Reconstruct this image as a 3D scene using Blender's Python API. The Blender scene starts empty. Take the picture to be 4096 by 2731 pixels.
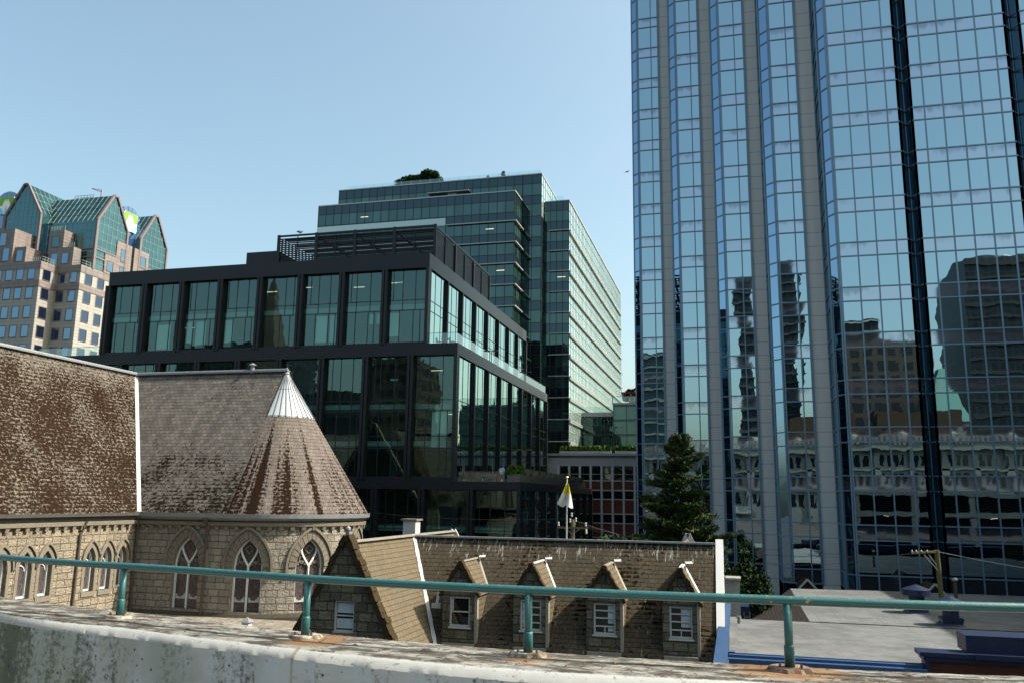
import bpy, math, random
from mathutils import Vector
C = bpy.context.scene
COL = C.collection
R_ = math.radians
rnd = random.Random(7)

# ------------------------------------------------------------ camera, sky, sun, exposure
cam_d = bpy.data.cameras.new('camera'); cam = bpy.data.objects.new('camera', cam_d); COL.objects.link(cam)
cam_d.sensor_width = 23.5; cam_d.lens = 19.262; cam_d.clip_end = 3000; cam_d.clip_start = 0.1
from mathutils import Matrix
_R = Vector((0.96774579, 0.25154181, 0.01395748)); _D = Vector((-0.032927, 0.18121701, -0.98289176)); _F = Vector((-0.2497677, 0.95072978, 0.18365451))
m = Matrix((_R, -_D, -_F)).transposed().to_4x4(); m.translation = Vector((0, 0, 16.0))
cam.matrix_world = m
C.camera = cam

SUN_EL, SUN_AZ = 46.0, 12.0            # azimuth measured from +X towards +Y
w = bpy.data.worlds.new('World'); C.world = w; w.use_nodes = True
wn = w.node_tree; bg = wn.nodes['Background']
sky = wn.nodes.new('ShaderNodeTexSky'); sky.sky_type = 'NISHITA'; sky.sun_disc = False
sky.sun_elevation = R_(SUN_EL); sky.sun_rotation = R_(90 - SUN_AZ)
sky.air_density = 1.0; sky.dust_density = 4.5; sky.ozone_density = 0.3; sky.altitude = 30
tn = wn.nodes.new('ShaderNodeMix'); tn.data_type = 'RGBA'; tn.blend_type = 'MULTIPLY'; tn.inputs[0].default_value = 1.0; tn.inputs[7].default_value = (1.0, 1.10, 0.965, 1)
wn.links.new(sky.outputs[0], tn.inputs[6]); wn.links.new(tn.outputs[2], bg.inputs[0]); bg.inputs[1].default_value = 0.15

sd = bpy.data.lights.new('sun', 'SUN'); sd.energy = 5.0; sd.angle = R_(0.6); sd.color = (1.0, 0.945, 0.87)
sun = bpy.data.objects.new('sun', sd); COL.objects.link(sun)
S = Vector((math.cos(R_(SUN_EL)) * math.cos(R_(SUN_AZ)), math.cos(R_(SUN_EL)) * math.sin(R_(SUN_AZ)), math.sin(R_(SUN_EL))))
sun.rotation_euler = S.to_track_quat('Z', 'Y').to_euler(); sun.location = S * 200
C.view_settings.view_transform = 'Standard'; C.view_settings.look = 'None'
C.view_settings.exposure = 0.86; C.view_settings.gamma = 1.0
C.render.engine = 'CYCLES'
try:
    C.cycles.max_bounces = 8; C.cycles.transparent_max_bounces = 12; C.cycles.glossy_bounces = 4
    C.cycles.diffuse_bounces = 3; C.cycles.caustics_reflective = False; C.cycles.caustics_refractive = False
    C.cycles.use_denoising = True
except Exception: pass

# ------------------------------------------------------------ mesh builder
class MB:
    def __init__(s): s.v = []; s.f = []; s.uv = []; s.mi = []
    def face(s, pts, uv=None, mi=0):
        i = len(s.v); s.v += [tuple(p) for p in pts]; s.f.append(tuple(range(i, i + len(pts)))); s.uv.append(uv); s.mi.append(mi)
    def box(s, x0, x1, y0, y1, z0, z1, mi=0):
        if x0 > x1: x0, x1 = x1, x0
        if y0 > y1: y0, y1 = y1, y0
        if z0 > z1: z0, z1 = z1, z0
        a = [(x0,y0,z0),(x1,y0,z0),(x1,y1,z0),(x0,y1,z0),(x0,y0,z1),(x1,y0,z1),(x1,y1,z1),(x0,y1,z1)]
        for q in ((3,2,1,0),(4,5,6,7),(0,1,5,4),(1,2,6,5),(2,3,7,6),(3,0,4,7)): s.face([a[k] for k in q], None, mi)
        return s
    def prism(s, base, top, mi=0, caps=True):
        n = len(base)
        for i in range(n):
            j = (i + 1) % n; s.face([base[i], base[j], top[j], top[i]], None, mi)
        if caps: s.face(list(reversed(base)), None, mi); s.face(top, None, mi)
        return s
    def extrude(s, poly, d, mi=0):       # closed polygon moved along vector d
        return s.prism(poly, [(p[0]+d[0], p[1]+d[1], p[2]+d[2]) for p in poly], mi)
    def bar(s, a, b, w, h=None, mi=0, up=(0,0,1)):
        h = h or w; a = Vector(a); b = Vector(b); t = (b - a).normalized(); u = Vector(up)
        if abs(t.dot(u)) > .98: u = Vector((1, 0, 0))
        x = t.cross(u).normalized(); y = x.cross(t).normalized()
        r = [(-w/2,-h/2),(w/2,-h/2),(w/2,h/2),(-w/2,h/2)]
        return s.prism([tuple(a + x*p + y*q) for p, q in r], [tuple(b + x*p + y*q) for p, q in r], mi)
    def tube(s, pts, r, n=12, mi=0, caps=True):
        pts = [Vector(p) for p in pts]; rr = r if isinstance(r, (list, tuple)) else [r] * len(pts); rings = []
        for i, p in enumerate(pts):
            t = (pts[min(i+1, len(pts)-1)] - pts[max(i-1, 0)]).normalized()
            u = Vector((0,0,1)) if abs(t.z) < .95 else Vector((1,0,0))
            x = t.cross(u).normalized(); y = x.cross(t).normalized()
            rings.append([tuple(p + x*math.cos(2*math.pi*k/n)*rr[i] + y*math.sin(2*math.pi*k/n)*rr[i]) for k in range(n)])
        for a, b in zip(rings, rings[1:]):
            for k in range(n):
                j = (k+1) % n; s.face([a[k], a[j], b[j], b[k]], None, mi)
        if caps: s.face(list(reversed(rings[0])), None, mi); s.face(rings[-1], None, mi)
        return s
    def lathe(s, c, prof, n=24, mi=0, a0=0, a1=360):
        full = abs(a1 - a0) >= 360
        A = [R_(a0 + (a1-a0)*k/n) for k in range(n + 1)]
        for (r0,z0),(r1,z1) in zip(prof, prof[1:]):
            for k in range(n):
                p = lambda r,z,a: (c[0]+r*math.cos(a), c[1]+r*math.sin(a), c[2]+z)
                q = [p(r0,z0,A[k]), p(r0,z0,A[k+1]), p(r1,z1,A[k+1]), p(r1,z1,A[k])]
                if r1 < 1e-6: q = q[:3]
                elif r0 < 1e-6: q = [q[0], q[2], q[3]]
                s.face(q, None, mi)
        return s
    def build(s, name, mats, parent=None, smooth=False):
        if not isinstance(mats, (list, tuple)): mats = [mats]
        if not s.v: s.v = [(0,0,0)]
        if parent is not None: org = ORG[parent.name]
        else:
            xs = [p[0] for p in s.v]; ys = [p[1] for p in s.v]; zs = [p[2] for p in s.v]
            org = Vector(((min(xs)+max(xs))/2, (min(ys)+max(ys))/2, min(zs)))
        me = bpy.data.meshes.new(name)
        me.from_pydata([(p[0]-org[0], p[1]-org[1], p[2]-org[2]) for p in s.v], [], s.f)
        for mt in mats: me.materials.append(mt)
        ul = me.uv_layers.new(name='UVMap')
        for fi, pl in enumerate(me.polygons):
            pl.material_index = s.mi[fi]; pl.use_smooth = smooth
            u = s.uv[fi]
            if u is None:
                n = pl.normal
                if abs(n.z) > .97: u = [(s.v[k][0], s.v[k][1]) for k in s.f[fi]]
                else:
                    t = Vector((-n.y, n.x, 0)).normalized(); b = n.cross(t)
                    u = [(Vector(s.v[k]).dot(t), Vector(s.v[k]).dot(b)) for k in s.f[fi]]
            for li, q in zip(pl.loop_indices, u): ul.data[li].uv = q
        if smooth:
            import bmesh
            bm = bmesh.new(); bm.from_mesh(me); bmesh.ops.remove_doubles(bm, verts=bm.verts, dist=1e-4); bm.to_mesh(me); bm.free()
        o = bpy.data.objects.new(name, me); COL.objects.link(o)
        if parent is not None: o.parent = parent
        else: o.location = org
        ORG[o.name] = Vector(org)
        return o
ORG = {}
def tag(o, label=None, cat=None, group=None, kind=None):
    if label: o['label'] = label
    if cat: o['category'] = cat
    if group: o['group'] = group
    if kind: o['kind'] = kind
    return o
def thing(name, loc, label, cat, group=None):
    o = bpy.data.objects.new(name, None); COL.objects.link(o); o.location = loc; o.empty_display_size = .3
    ORG[o.name] = Vector(loc)
    return tag(o, label, cat, group)
def copy_tree(o, parent=None):
    c = o.copy(); COL.objects.link(c); ORG[c.name] = ORG[o.name]
    if parent: c.parent = parent
    for ch in list(o.children): copy_tree(ch, c)
    return c

# ------------------------------------------------------------ materials
class NT:
    def __init__(s, name):
        s.mat = bpy.data.materials.new(name); s.mat.use_nodes = True; s.t = s.mat.node_tree
        s.b = s.t.nodes['Principled BSDF']; s.out = s.t.nodes['Material Output']
    def n(s, typ, ins=None, **kw):
        nd = s.t.nodes.new('ShaderNode' + typ)
        for k, v in kw.items(): setattr(nd, k, v)
        for k, v in (ins or {}).items(): s.put(nd.inputs[k], v)
        return nd
    def put(s, sock, v):
        if isinstance(v, bpy.types.NodeSocket): s.t.links.new(v, sock)
        elif isinstance(v, bpy.types.Node): s.t.links.new(v.outputs[0], sock)
        else:
            if hasattr(sock.default_value, '__len__') and isinstance(v, (tuple, list)) and len(v) == 3 and len(sock.default_value) == 4: v = (*v, 1)
            sock.default_value = v
    def m(s, op, a, b=None, c=None, clamp=False):
        nd = s.n('Math', operation=op); nd.use_clamp = clamp
        s.put(nd.inputs[0], a)
        if b is not None: s.put(nd.inputs[1], b)
        if c is not None: s.put(nd.inputs[2], c)
        return nd.outputs[0]
    def mix(s, f, a, b, blend='MIX'):
        nd = s.n('Mix', data_type='RGBA', blend_type=blend); s.put(nd.inputs[0], f); s.put(nd.inputs[6], a); s.put(nd.inputs[7], b); return nd.outputs[2]
    def noise(s, vec, scale, detail=4, rough=.55, dim='3D'):
        nd = s.n('TexNoise', {'Vector': vec, 'Scale': scale, 'Detail': detail, 'Roughness': rough}); return nd.outputs[0]
    def ramp(s, v, lo, hi): # smooth 0..1
        nd = s.n('MapRange', {'Value': v, 'From Min': lo, 'From Max': hi}); nd.interpolation_type = 'SMOOTHSTEP'; return nd.outputs[0]
    def pos(s): return s.n('NewGeometry').outputs['Position']
    def uvv(s): return s.n('UVMap').outputs[0]
    def scl(s, v, sc, off=(0,0,0)):
        return s.n('Mapping', {'Vector': v, 'Scale': sc, 'Location': off}).outputs[0]
    def sep(s, v): return s.n('SeparateXYZ', {0: v}).outputs
    def bump(s, h, dist, strength=1.0):
        nd = s.n('Bump', {'Height': h, 'Distance': dist, 'Strength': strength}); return nd.outputs[0]
    def fin(s, col=None, rough=None, metal=None, normal=None, spec=None):
        if col is not None: s.put(s.b.inputs['Base Color'], col)
        if rough is not None: s.put(s.b.inputs['Roughness'], rough)
        if metal is not None: s.put(s.b.inputs['Metallic'], metal)
        if normal is not None: s.put(s.b.inputs['Normal'], normal)
        if spec is not None: s.put(s.b.inputs['Specular IOR Level'], spec)
        return s.mat
def plain(name, c, rough=.6, metal=0, var=.12, scale=3, bump=0, spec=None, streak=0):
    if spec is None: spec = .45 if rough < .5 else (.2 if rough < .75 else .04)
    t = NT(name); p = t.pos(); nz = t.noise(p, scale, 5)
    k = t.m('MULTIPLY_ADD', nz, 2*var, 1-var)
    if streak:
        sn = t.noise(t.scl(p, (2.2, 2.2, .18)), 1.0, 6, .7); k = t.m('MULTIPLY', k, t.m('MULTIPLY_ADD', sn, -2*streak, 1+streak*.8))
    cc = t.mix(1.0, (*c, 1), t.n('CombineColor', {0: k, 1: k, 2: k}).outputs[0], 'MULTIPLY')
    nrm = t.bump(t.noise(p, scale*6, 4), bump) if bump else None
    return t.fin(cc, rough, metal, nrm, spec)

def glass_opaque(name, base, tint, F0, wav=.0012, cell=None, cvar=.25, rough=.0, wscale=.45, power=5.0):
    """Coated facade glass: dark body under a tinted mirror coat, slight waviness, pane to pane variation."""
    t = NT(name); p = t.pos()
    col = base
    if cell:
        uv = t.uvv(); s_ = t.sep(uv)
        cx = t.m('FLOOR', t.m('DIVIDE', s_[0], cell[0])); cy = t.m('FLOOR', t.m('DIVIDE', s_[1], cell[1]))
        wn_ = t.n('TexWhiteNoise', {0: t.n('CombineXYZ', {0: cx, 1: cy}).outputs[0]}, noise_dimensions='2D').outputs[0]
        k = t.m('MULTIPLY_ADD', t.m('POWER', wn_, 2.0), 2*cvar, 1-cvar*.5)
        col = t.mix(1.0, (*base, 1), t.n('CombineColor', {0: k, 1: k, 2: k}).outputs[0], 'MULTIPLY')
    nz = t.noise(p, wscale, 2, .4)
    nr = t.bump(nz, wav*10, 1.0) if wav else None
    df = t.n('BsdfDiffuse', {'Color': col}); gl = t.n('BsdfGlossy', {'Color': (*tint, 1), 'Roughness': rough})
    if nr is not None: t.put(gl.inputs['Normal'], nr)
    lw = t.n('LayerWeight', {'Blend': .5}).outputs['Facing']
    f = t.m('MULTIPLY_ADD', t.m('POWER', lw, power), 1-F0, F0)
    mx = t.n('MixShader', {0: f, 1: df.outputs[0], 2: gl.outputs[0]})
    t.t.links.new(mx.outputs[0], t.out.inputs[0]); return t.mat
def glass_clear(name, trans, tint, F0, wav=.001):
    t = NT(name); p = t.pos(); nr = t.bump(t.noise(p, .5, 2, .4), wav*10, 1.0)
    tr = t.n('BsdfTransparent', {'Color': (*trans, 1)}); gl = t.n('BsdfGlossy', {'Color': (*tint, 1), 'Roughness': 0.0, 'Normal': nr})
    lw = t.n('LayerWeight', {'Blend': .5}).outputs['Facing']
    f = t.m('MULTIPLY_ADD', t.m('POWER', lw, 4.0), 1-F0, F0)
    mx = t.n('MixShader', {0: f, 1: tr.outputs[0], 2: gl.outputs[0]})
    t.t.links.new(mx.outputs[0], t.out.inputs[0]); return t.mat

def slate(name, c1, c2, w=.30, h=.26, moss=None, streaks=.25, mortar=.35, drops=0):
    """moss: dict(col, col2, z0, z1, amt, low, fine) - growth thickens from z0 down to z1"""
    t = NT(name); uv = t.uvv(); p = t.pos()
    br = t.n('TexBrick', {'Vector': uv, 'Color1': (*c1, 1), 'Color2': (*c2, 1), 'Mortar': (*[q*mortar for q in c1], 1), 'Scale': 1.0,
        'Mortar Size': .014, 'Mortar Smooth': .3, 'Bias': 0.0, 'Brick Width': w, 'Row Height': h}, offset=.5)
    col = br.outputs[0]
    s1 = t.noise(t.scl(uv, (1.6, .12, 1)), 1.0, 6, .65); k = t.m('MULTIPLY_ADD', s1, 2*streaks, 1-streaks)
    s2 = t.noise(uv, 9.0, 4); k = t.m('MULTIPLY', k, t.m('MULTIPLY_ADD', s2, .5, .75))
    col = t.mix(1.0, col, t.n('CombineColor', {0: k, 1: k, 2: k}).outputs[0], 'MULTIPLY')
    if moss:
        z = t.sep(p)[2]; g = t.ramp(z, moss['z0'], moss['z1'])
        n1 = t.noise(t.scl(uv, moss.get('st', (1, .5, 1))), moss.get('big', .8), 3, .6); n2 = t.noise(t.scl(uv, (1, 1.4, 1)), moss.get('fine', 7), 7, .72)
        v = t.m('ADD', t.m('MULTIPLY_ADD', t.m('SUBTRACT', n1, .5), moss.get('wb', 1.6), t.m('MULTIPLY', t.m('SUBTRACT', n2, .5), moss.get('wf', 3.0))), t.m('MULTIPLY', g, moss['amt']))
        # moss clings to the lower edge of every course
        rr_ = t.m('FRACT', t.m('DIVIDE', t.sep(uv)[1], h)); v = t.m('ADD', v, t.m('MULTIPLY', t.m('SUBTRACT', .5, rr_), moss.get('edge', .12)))
        mk = t.ramp(v, moss['low'], moss['low'] + moss.get('soft', .22))
        mc = t.mix(t.noise(uv, 2.5, 3), (*moss['col'], 1), (*moss['col2'], 1))
        mc = t.mix(t.noise(uv, 30, 3), mc, (moss['col'][0]*.4, moss['col'][1]*.4, moss['col'][2]*.4, 1))
        col = t.mix(mk, col, mc)
    M_ = None
    if drops:
        z = t.sep(p)[2]
        d = t.noise(t.scl(uv, (7, .9, 1)), 1.0, 5, .7); g2 = t.ramp(z, drops[0], drops[1])
        col = t.mix(t.m('MULTIPLY', t.ramp(t.m('ADD', d, t.m('MULTIPLY', g2, .1)), .62, .70), .6), col, (.32, .32, .29, 1))
    rows = t.m('FRACT', t.m('DIVIDE', t.sep(uv)[1], h))
    hgt = t.m('ADD', t.m('MULTIPLY', rows, -.6), t.m('ADD', t.m('MULTIPLY', br.outputs[1], -.8), t.m('MULTIPLY', t.noise(uv, 14, 5), .8)))
    return t.fin(col, 1.0, 0, t.bump(hgt, .02, .7), .02)

def stone(name, c1, c2, w=.75, h=.40, rock=.07, dirt=.3, olive=0, mort=(.075,.062,.045)):
    t = NT(name); uv = t.uvv()
    wob = t.n('VectorMath', {0: uv, 1: t.n('VectorMath', {0: t.n('TexNoise', {'Vector': uv, 'Scale': 2.0}).outputs[1], 3: .05}, operation='SCALE').outputs[0]}, operation='ADD').outputs[0]
    br = t.n('TexBrick', {'Vector': wob, 'Color1': (*c1, 1), 'Color2': (*c2, 1), 'Mortar': (*mort, 1), 'Scale': 1.0, 'Mortar Size': .026, 'Mortar Smooth': .5,
        'Brick Width': w, 'Row Height': h}, offset=.37, offset_frequency=2, squash=.8, squash_frequency=3)
    n1 = t.noise(uv, 1.2, 5, .65); n2 = t.noise(uv, 8, 6, .7)
    k = t.m('MULTIPLY_ADD', n1, 2*dirt, 1-dirt); k = t.m('MULTIPLY', k, t.m('MULTIPLY_ADD', n2, .7, .65))
    col = t.mix(1.0, br.outputs[0], t.n('CombineColor', {0: k, 1: k, 2: k}).outputs[0], 'MULTIPLY')
    if olive: col = t.mix(t.m('MULTIPLY', t.ramp(t.noise(uv, 1.7, 4, .7), .52, .66), olive), col, (.14, .12, .05, 1))
    hgt = t.m('ADD', t.m('MULTIPLY', br.outputs[1], -1.2), t.m('ADD', t.m('MULTIPLY', t.noise(t.scl(uv, (1, 1.7, 1)), 5.5, 6, .62), 1.6), 0))
    return t.fin(col, 1.0, 0, t.bump(hgt, rock, .9), .02)

M = {}
M['asphalt'] = plain('asphalt', (.05,.05,.05), .9, var=.3, scale=.5, bump=.01)
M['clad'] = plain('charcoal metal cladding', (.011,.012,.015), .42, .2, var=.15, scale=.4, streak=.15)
M['clad_side'] = plain('sunlit tone charcoal cladding', (.030,.031,.035), .38, .3, var=.12, scale=.5)  # charcoal cladding again, lightened to put the sun on the right flank into colour
M['dark'] = plain('dark frame', (.012,.013,.015), .45)
M['int_wall'] = plain('office wall', (.10,.12,.115), .9, var=.6, scale=.25)
M['int_ceil'] = plain('office ceiling', (.42,.45,.43), .9, var=.2, scale=.3)
M['int_floor'] = plain('office floor', (.12,.12,.12), .8)
M['blind'] = plain('pale roller blind', (.88,.92,.90), .9, var=.05)
M['bglass'] = glass_clear('green tinted office glass', (.50,.72,.67), (.36,.54,.51), .22)
M['bglass_side'] = glass_clear('office glass with sky sheen', (.24,.42,.38), (.72,.95,.88), .5)  # same glazing with the grazing sky reflection put into a paler tint
M['rail_glass'] = glass_clear('clear balustrade glass', (.78,.92,.90), (.9,1,.98), .16, .0003)
M['gvis'] = glass_opaque('teal vision glass', (.016,.036,.032), (.29,.44,.41), .27, .0008, (1.5,3.65), 1.1)
M['gspan'] = glass_opaque('blue grey spandrel glass', (.014,.024,.029), (.22,.31,.33), .24, .0006, (1.5,3.65), .3)
M['gwhite'] = glass_opaque('white fritted glass', (.50,.60,.57), (.8,.95,.92), .15, .0005)
M['gsheen'] = glass_opaque('green side glass with sky sheen', (.52,.62,.57), (.80,.93,.89), .36, .0006, (1.5,3.65), .16, power=2.0)  # bright sky glancing off this face is put into the body colour
M['gmull'] = plain('dark green mullion', (.012,.022,.024), .4)
M['gmull_pale'] = plain('pale green mullion', (.20,.26,.24), .45)
M['gline'] = plain('pale aluminium sunshade', (.42,.45,.43), .4, .3, var=.05)
M['tglass'] = glass_opaque('mirror blue glass', (.008,.016,.024), (.43,.58,.64), .84, .0004, cell=None, wscale=.5)
M['tcham'] = glass_opaque('deep blue mirror glass', (.008,.016,.03), (.31,.45,.60), .78, .0008, wscale=.4)
M['tside'] = glass_opaque('dark recess glass', (.020,.050,.075), (.30,.46,.56), .45, .0006)
t = NT('dusty spandrel glass'); p = t.pos()
z = t.sep(p)[2]; ph = t.m('FRACT', t.m('DIVIDE', t.m('SUBTRACT', z, 26.03), 3.9))     # 1 = just under the top edge
nz = t.noise(t.scl(p, (2.2, 2.2, .5)), 1.0, 5, .6); nb = t.noise(t.scl(p, (.25,.25,.26)), 1.0, 2, .5); smear = t.m('MULTIPLY', t.ramp(t.m('ADD', t.m('MULTIPLY', nz, .45), ph), 1.06, 1.20), t.m('MULTIPLY', t.ramp(nb, .42, .55), .85))
df = t.n('BsdfDiffuse', {'Color': t.mix(smear, (.13,.14,.17,1), (.02,.03,.05,1))}); gl = t.n('BsdfGlossy', {'Color': (.47,.555,.63,1), 'Roughness': .03, 'Normal': t.bump(t.noise(p, .5, 1), .002, 1.0)})
mx = t.n('MixShader', {0: t.m('MULTIPLY_ADD', smear, -.35, .84), 1: df.outputs[0], 2: gl.outputs[0]}); t.t.links.new(mx.outputs[0], t.out.inputs[0]); M['tspan'] = t.mat
M['tmull'] = plain('steel blue mullion', (.15,.235,.31), .35, .25, var=.08)
t = NT('speckled granite'); p = t.pos(); z = t.sep(p)[2]
jt = t.m('LESS_THAN', t.m('FRACT', t.m('DIVIDE', t.m('SUBTRACT', z, 26.03), 1.3)), .022)
c_ = t.mix(t.noise(p, 7, 4, .8), (.66,.64,.61,1), (.84,.82,.79,1)); c_ = t.mix(t.m('MULTIPLY', t.noise(t.scl(p, (1.5,1.5,.05)), 1, 4), .5), c_, (.58,.54,.50,1))
M['granite'] = t.fin(t.mix(jt, c_, (.05,.045,.04,1)), .6, 0, None, .4)
# left tower
t = NT('ivory tile cladding'); uv = t.uvv(); z = t.sep(t.pos())[2]
br = t.n('TexBrick', {'Vector': uv, 'Color1': (.30,.282,.25,1), 'Color2': (.27,.253,.225,1), 'Mortar': (.14,.12,.10,1), 'Scale': 1, 'Mortar Size': .035, 'Brick Width': 1.9, 'Row Height': .73}, offset=0)
st = t.ramp(t.noise(t.scl(t.pos(), (.9,.9,.15)), 1.0, 5, .7), .55, .75)
M['tile'] = t.fin(t.mix(t.m('MULTIPLY', st, .45), br.outputs[0], (.28,.2,.15,1)), .5)
t = NT('pink granite cladding'); uv = t.uvv()
br = t.n('TexBrick', {'Vector': uv, 'Color1': (.195,.160,.145,1), 'Color2': (.165,.138,.126,1), 'Mortar': (.06,.04,.035,1), 'Scale': 1, 'Mortar Size': .035, 'Brick Width': 1.9, 'Row Height': .73}, offset=0)
st = t.ramp(t.noise(t.scl(t.pos(), (1.0,1.0,.2)), 1.0, 5, .7), .5, .72)
M['pink'] = t.fin(t.mix(t.m('MULTIPLY', st, .65), br.outputs[0], (.10,.06,.045,1)), .5)
M['pinktrim'] = plain('mauve metal trim', (.155,.125,.125), .5)
M['lglass'] = glass_opaque('aqua glass', (.010,.030,.034), (.20,.36,.38), .42, .0006, (1.6,2.2), .5)
M['lroof'] = glass_opaque('aqua roof glass', (.016,.042,.045), (.22,.34,.35), .30, .0006, (1.6,2.2), .5, rough=.12)
M['lwin'] = glass_opaque('blue window glass', (.015,.03,.05), (.28,.42,.56), .55, .0008)
M['lwin_dark'] = glass_opaque('navy window glass', (.006,.010,.02), (.20,.28,.40), .35, .0008)
M['lline'] = plain('pale glazing bar', (.20,.28,.27), .5)
M['dome'] = glass_opaque('navy disc glass', (.03,.06,.14), (.4,.5,.7), .4, .0004)
M['logo_w'] = plain('logo white', (.80,.80,.74), .5, var=.03); M['logo_g'] = plain('logo green', (.16,.42,.04), .5, var=.03); M['logo_b'] = plain('logo blue', (.22,.58,.86), .5, var=.03)
# church
M['stone_c'] = stone('grey tan rock faced ashlar', (.31,.275,.220), (.225,.200,.163), .72, .40, .11, .32, mort=(.12,.103,.08))
M['stone_sunlit'] = stone('sunlit tone rock faced ashlar', (.295,.248,.182), (.22,.185,.138), .75, .40, .11, .32, mort=(.115,.095,.07))  # the choir's stone again, with the sun's warmth put into its colour
M['stone_d'] = stone('weathered dark ashlar', (.165,.150,.118), (.085,.080,.066), .58, .36, .12, .55, .6, (.055,.05,.04))
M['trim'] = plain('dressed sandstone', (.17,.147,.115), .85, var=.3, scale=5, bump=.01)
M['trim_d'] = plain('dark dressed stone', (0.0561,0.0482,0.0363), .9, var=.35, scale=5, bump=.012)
M['coping'] = plain('lichen covered coping', (.040,.030,.017), .95, var=.7, scale=9, bump=.03)
M['white_win'] = plain('bright white window frame', (.60,.61,.59), .5, var=.05, scale=5)
M['cap_metal'] = plain('pale zinc cap', (.36,.375,.39), .55, var=.10, scale=2)
M['white'] = plain('white painted timber', (0.3960,0.3960,0.3828), .55, var=.08, scale=6, streak=.1)
M['offwhite'] = plain('cream painted timber', (0.2376,0.2178,0.1782), .6, var=.12, scale=4, streak=.15)
M['lead'] = plain('galvanised flashing', (0.2376,0.2442,0.2508), .45, .4, var=.18, scale=2.5, streak=.1)
M['gutter'] = plain('dull metal gutter', (0.1056,0.0990,0.0911), .45, .4, var=.3, scale=2.5, streak=.2)
M['brown_pipe'] = plain('brown downpipe', (0.0858,0.0627,0.0495), .6, var=.2)
M['slate_nave'] = slate('mossy slate', (.140,.122,.098), (.100,.088,.073), .42, .27, dict(col=(.022,.0125,.0075), col2=(.038,.022,.011), z0=25.0, z1=22.3, amt=.55, low=.20, fine=4.6, big=.5, st=(1,.5,1), wb=1.4, wf=4.8, edge=.35, soft=.20), .3, .3)
M['slate_choir'] = slate('grey slate', (.145,.130,.114), (.092,.083,.074), .36, .27, dict(col=(.017,.013,.008), col2=(.032,.025,.013), z0=19.2, z1=16.9, amt=.55, low=.42, fine=4.0, big=.6, st=(1,.7,1), wb=2.0, wf=3.6, edge=.25), .45, .2)
M['slate_apse'] = slate('brown grey slate', (.155,.130,.112), (.112,.094,.082), .36, .27, dict(col=(.020,.0115,.008), col2=(.032,.017,.011), z0=20.9, z1=17.2, amt=.38, low=.38, fine=4.2, big=.95, st=(1,.02,1), wb=3.2, wf=2.4, edge=.25, soft=.16), .35, .3)
M['slate_rec'] = slate('dark weathered shingle', (.064,.052,.037), (.053,.044,.033), .30, .22, dict(col=(.008,.006,.003), col2=(.030,.017,.004), z0=20, z1=19, amt=0.0, low=.24, fine=3.2, big=.3, st=(1,1,1), edge=.6, wb=2.8, wf=3.6), .42, .5, drops=(12.8, 14.1))
M['slate_wing'] = slate('tan shingle', (.118,.094,.063), (.102,.082,.056), .30, .22, dict(col=(.03,.02,.008), col2=(.045,.028,.010), z0=11.8, z1=9.8, amt=.3, low=.62, fine=5, wb=1.2, wf=2.4), .25, .5)
M['shingle_dk'] = slate('charcoal shingle', (0.0558,0.0465,0.0403), (0.0434,0.0372,0.0341), .3, .2)
t = NT('stained glass'); uv = t.uvv()
vo = t.n('TexVoronoi', {'Vector': uv, 'Scale': 5.5}, feature='DISTANCE_TO_EDGE').outputs[0]
c_ = t.mix(t.n('TexWhiteNoise', {0: t.n('TexVoronoi', {'Vector': uv, 'Scale': 5.5}).outputs['Position']}).outputs[0], (.035,.028,.030,1), (.085,.055,.055,1))
M['stained'] = t.fin(t.mix(t.ramp(vo, .01, .05), (.11,.10,.09,1), c_), .28, 0, t.bump(vo, .01), .4)
M['win_dark'] = glass_opaque('dark sash glass', (.012,.014,.014), (.5,.55,.55), .10, .001)
M['curtain'] = plain('pale curtain', (.40,.45,.48), .9, var=.35, scale=3)
# ------------------------------------------------------------ ground
g = MB(); g.face([(-900,-500,0),(900,-500,0),(900,1500,0),(-900,1500,0)])
tag(g.build('ground', M['asphalt']), kind='structure')

# ------------------------------------------------------------ blue mirror glass tower (right)
T = thing('glass_tower', (20, 90, 0), 'tall blue mirror glass office tower with grey granite piers filling the right side', 'office tower')
FL, ZT = 3.9, 26.03                       # storey height, top of one spandrel band
ZB, ZTOP = ZT - FL*4 - 1.2, ZT + FL*18    # 9.23 .. 65.03
bays = [
 [(-10.15,93.65),(-9.4,92.9),(-7.82,92.9),(-6.98,92.9)],
 [(-5.45,93.0),(-5.45,89.05),(-4.7,88.3),(-3.11,88.3),(-2.22,88.3)],
 [(-.80,88.4),(-.80,84.15),(-.02,83.4),(1.56,83.4),(2.5,83.4)],
 [(3.88,83.5),(3.88,79.25),(4.7,78.4),(6.27,78.4),(7.12,78.4)],
 [(8.65,78.5),(8.65,74.5),(9.3,73.5),(10.85,73.5),(12.35,73.5),(13.9,73.5),(14.85,73.5)],
 [(14.85,73.5),(15.45,74.35),(15.85,73.5)],
 [(15.85,73.5),(16.85,73.5),(18.33,73.5),(19.83,73.5),(21.3,73.5),(22.75,73.5),(23.6,73.5)],
 [(23.6,73.5),(24.2,74.35),(24.7,73.5)],
 [(24.7,73.5),(26.2,73.5),(27.7,73.5),(29.2,73.5),(30.2,73.5)],
]
def seg_kind(a, b):
    if abs(a[1]-b[1]) < .05: return 'f'
    if abs(a[0]-b[0]) < .05: return 's'
    return 'c'
nw = 0
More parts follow.
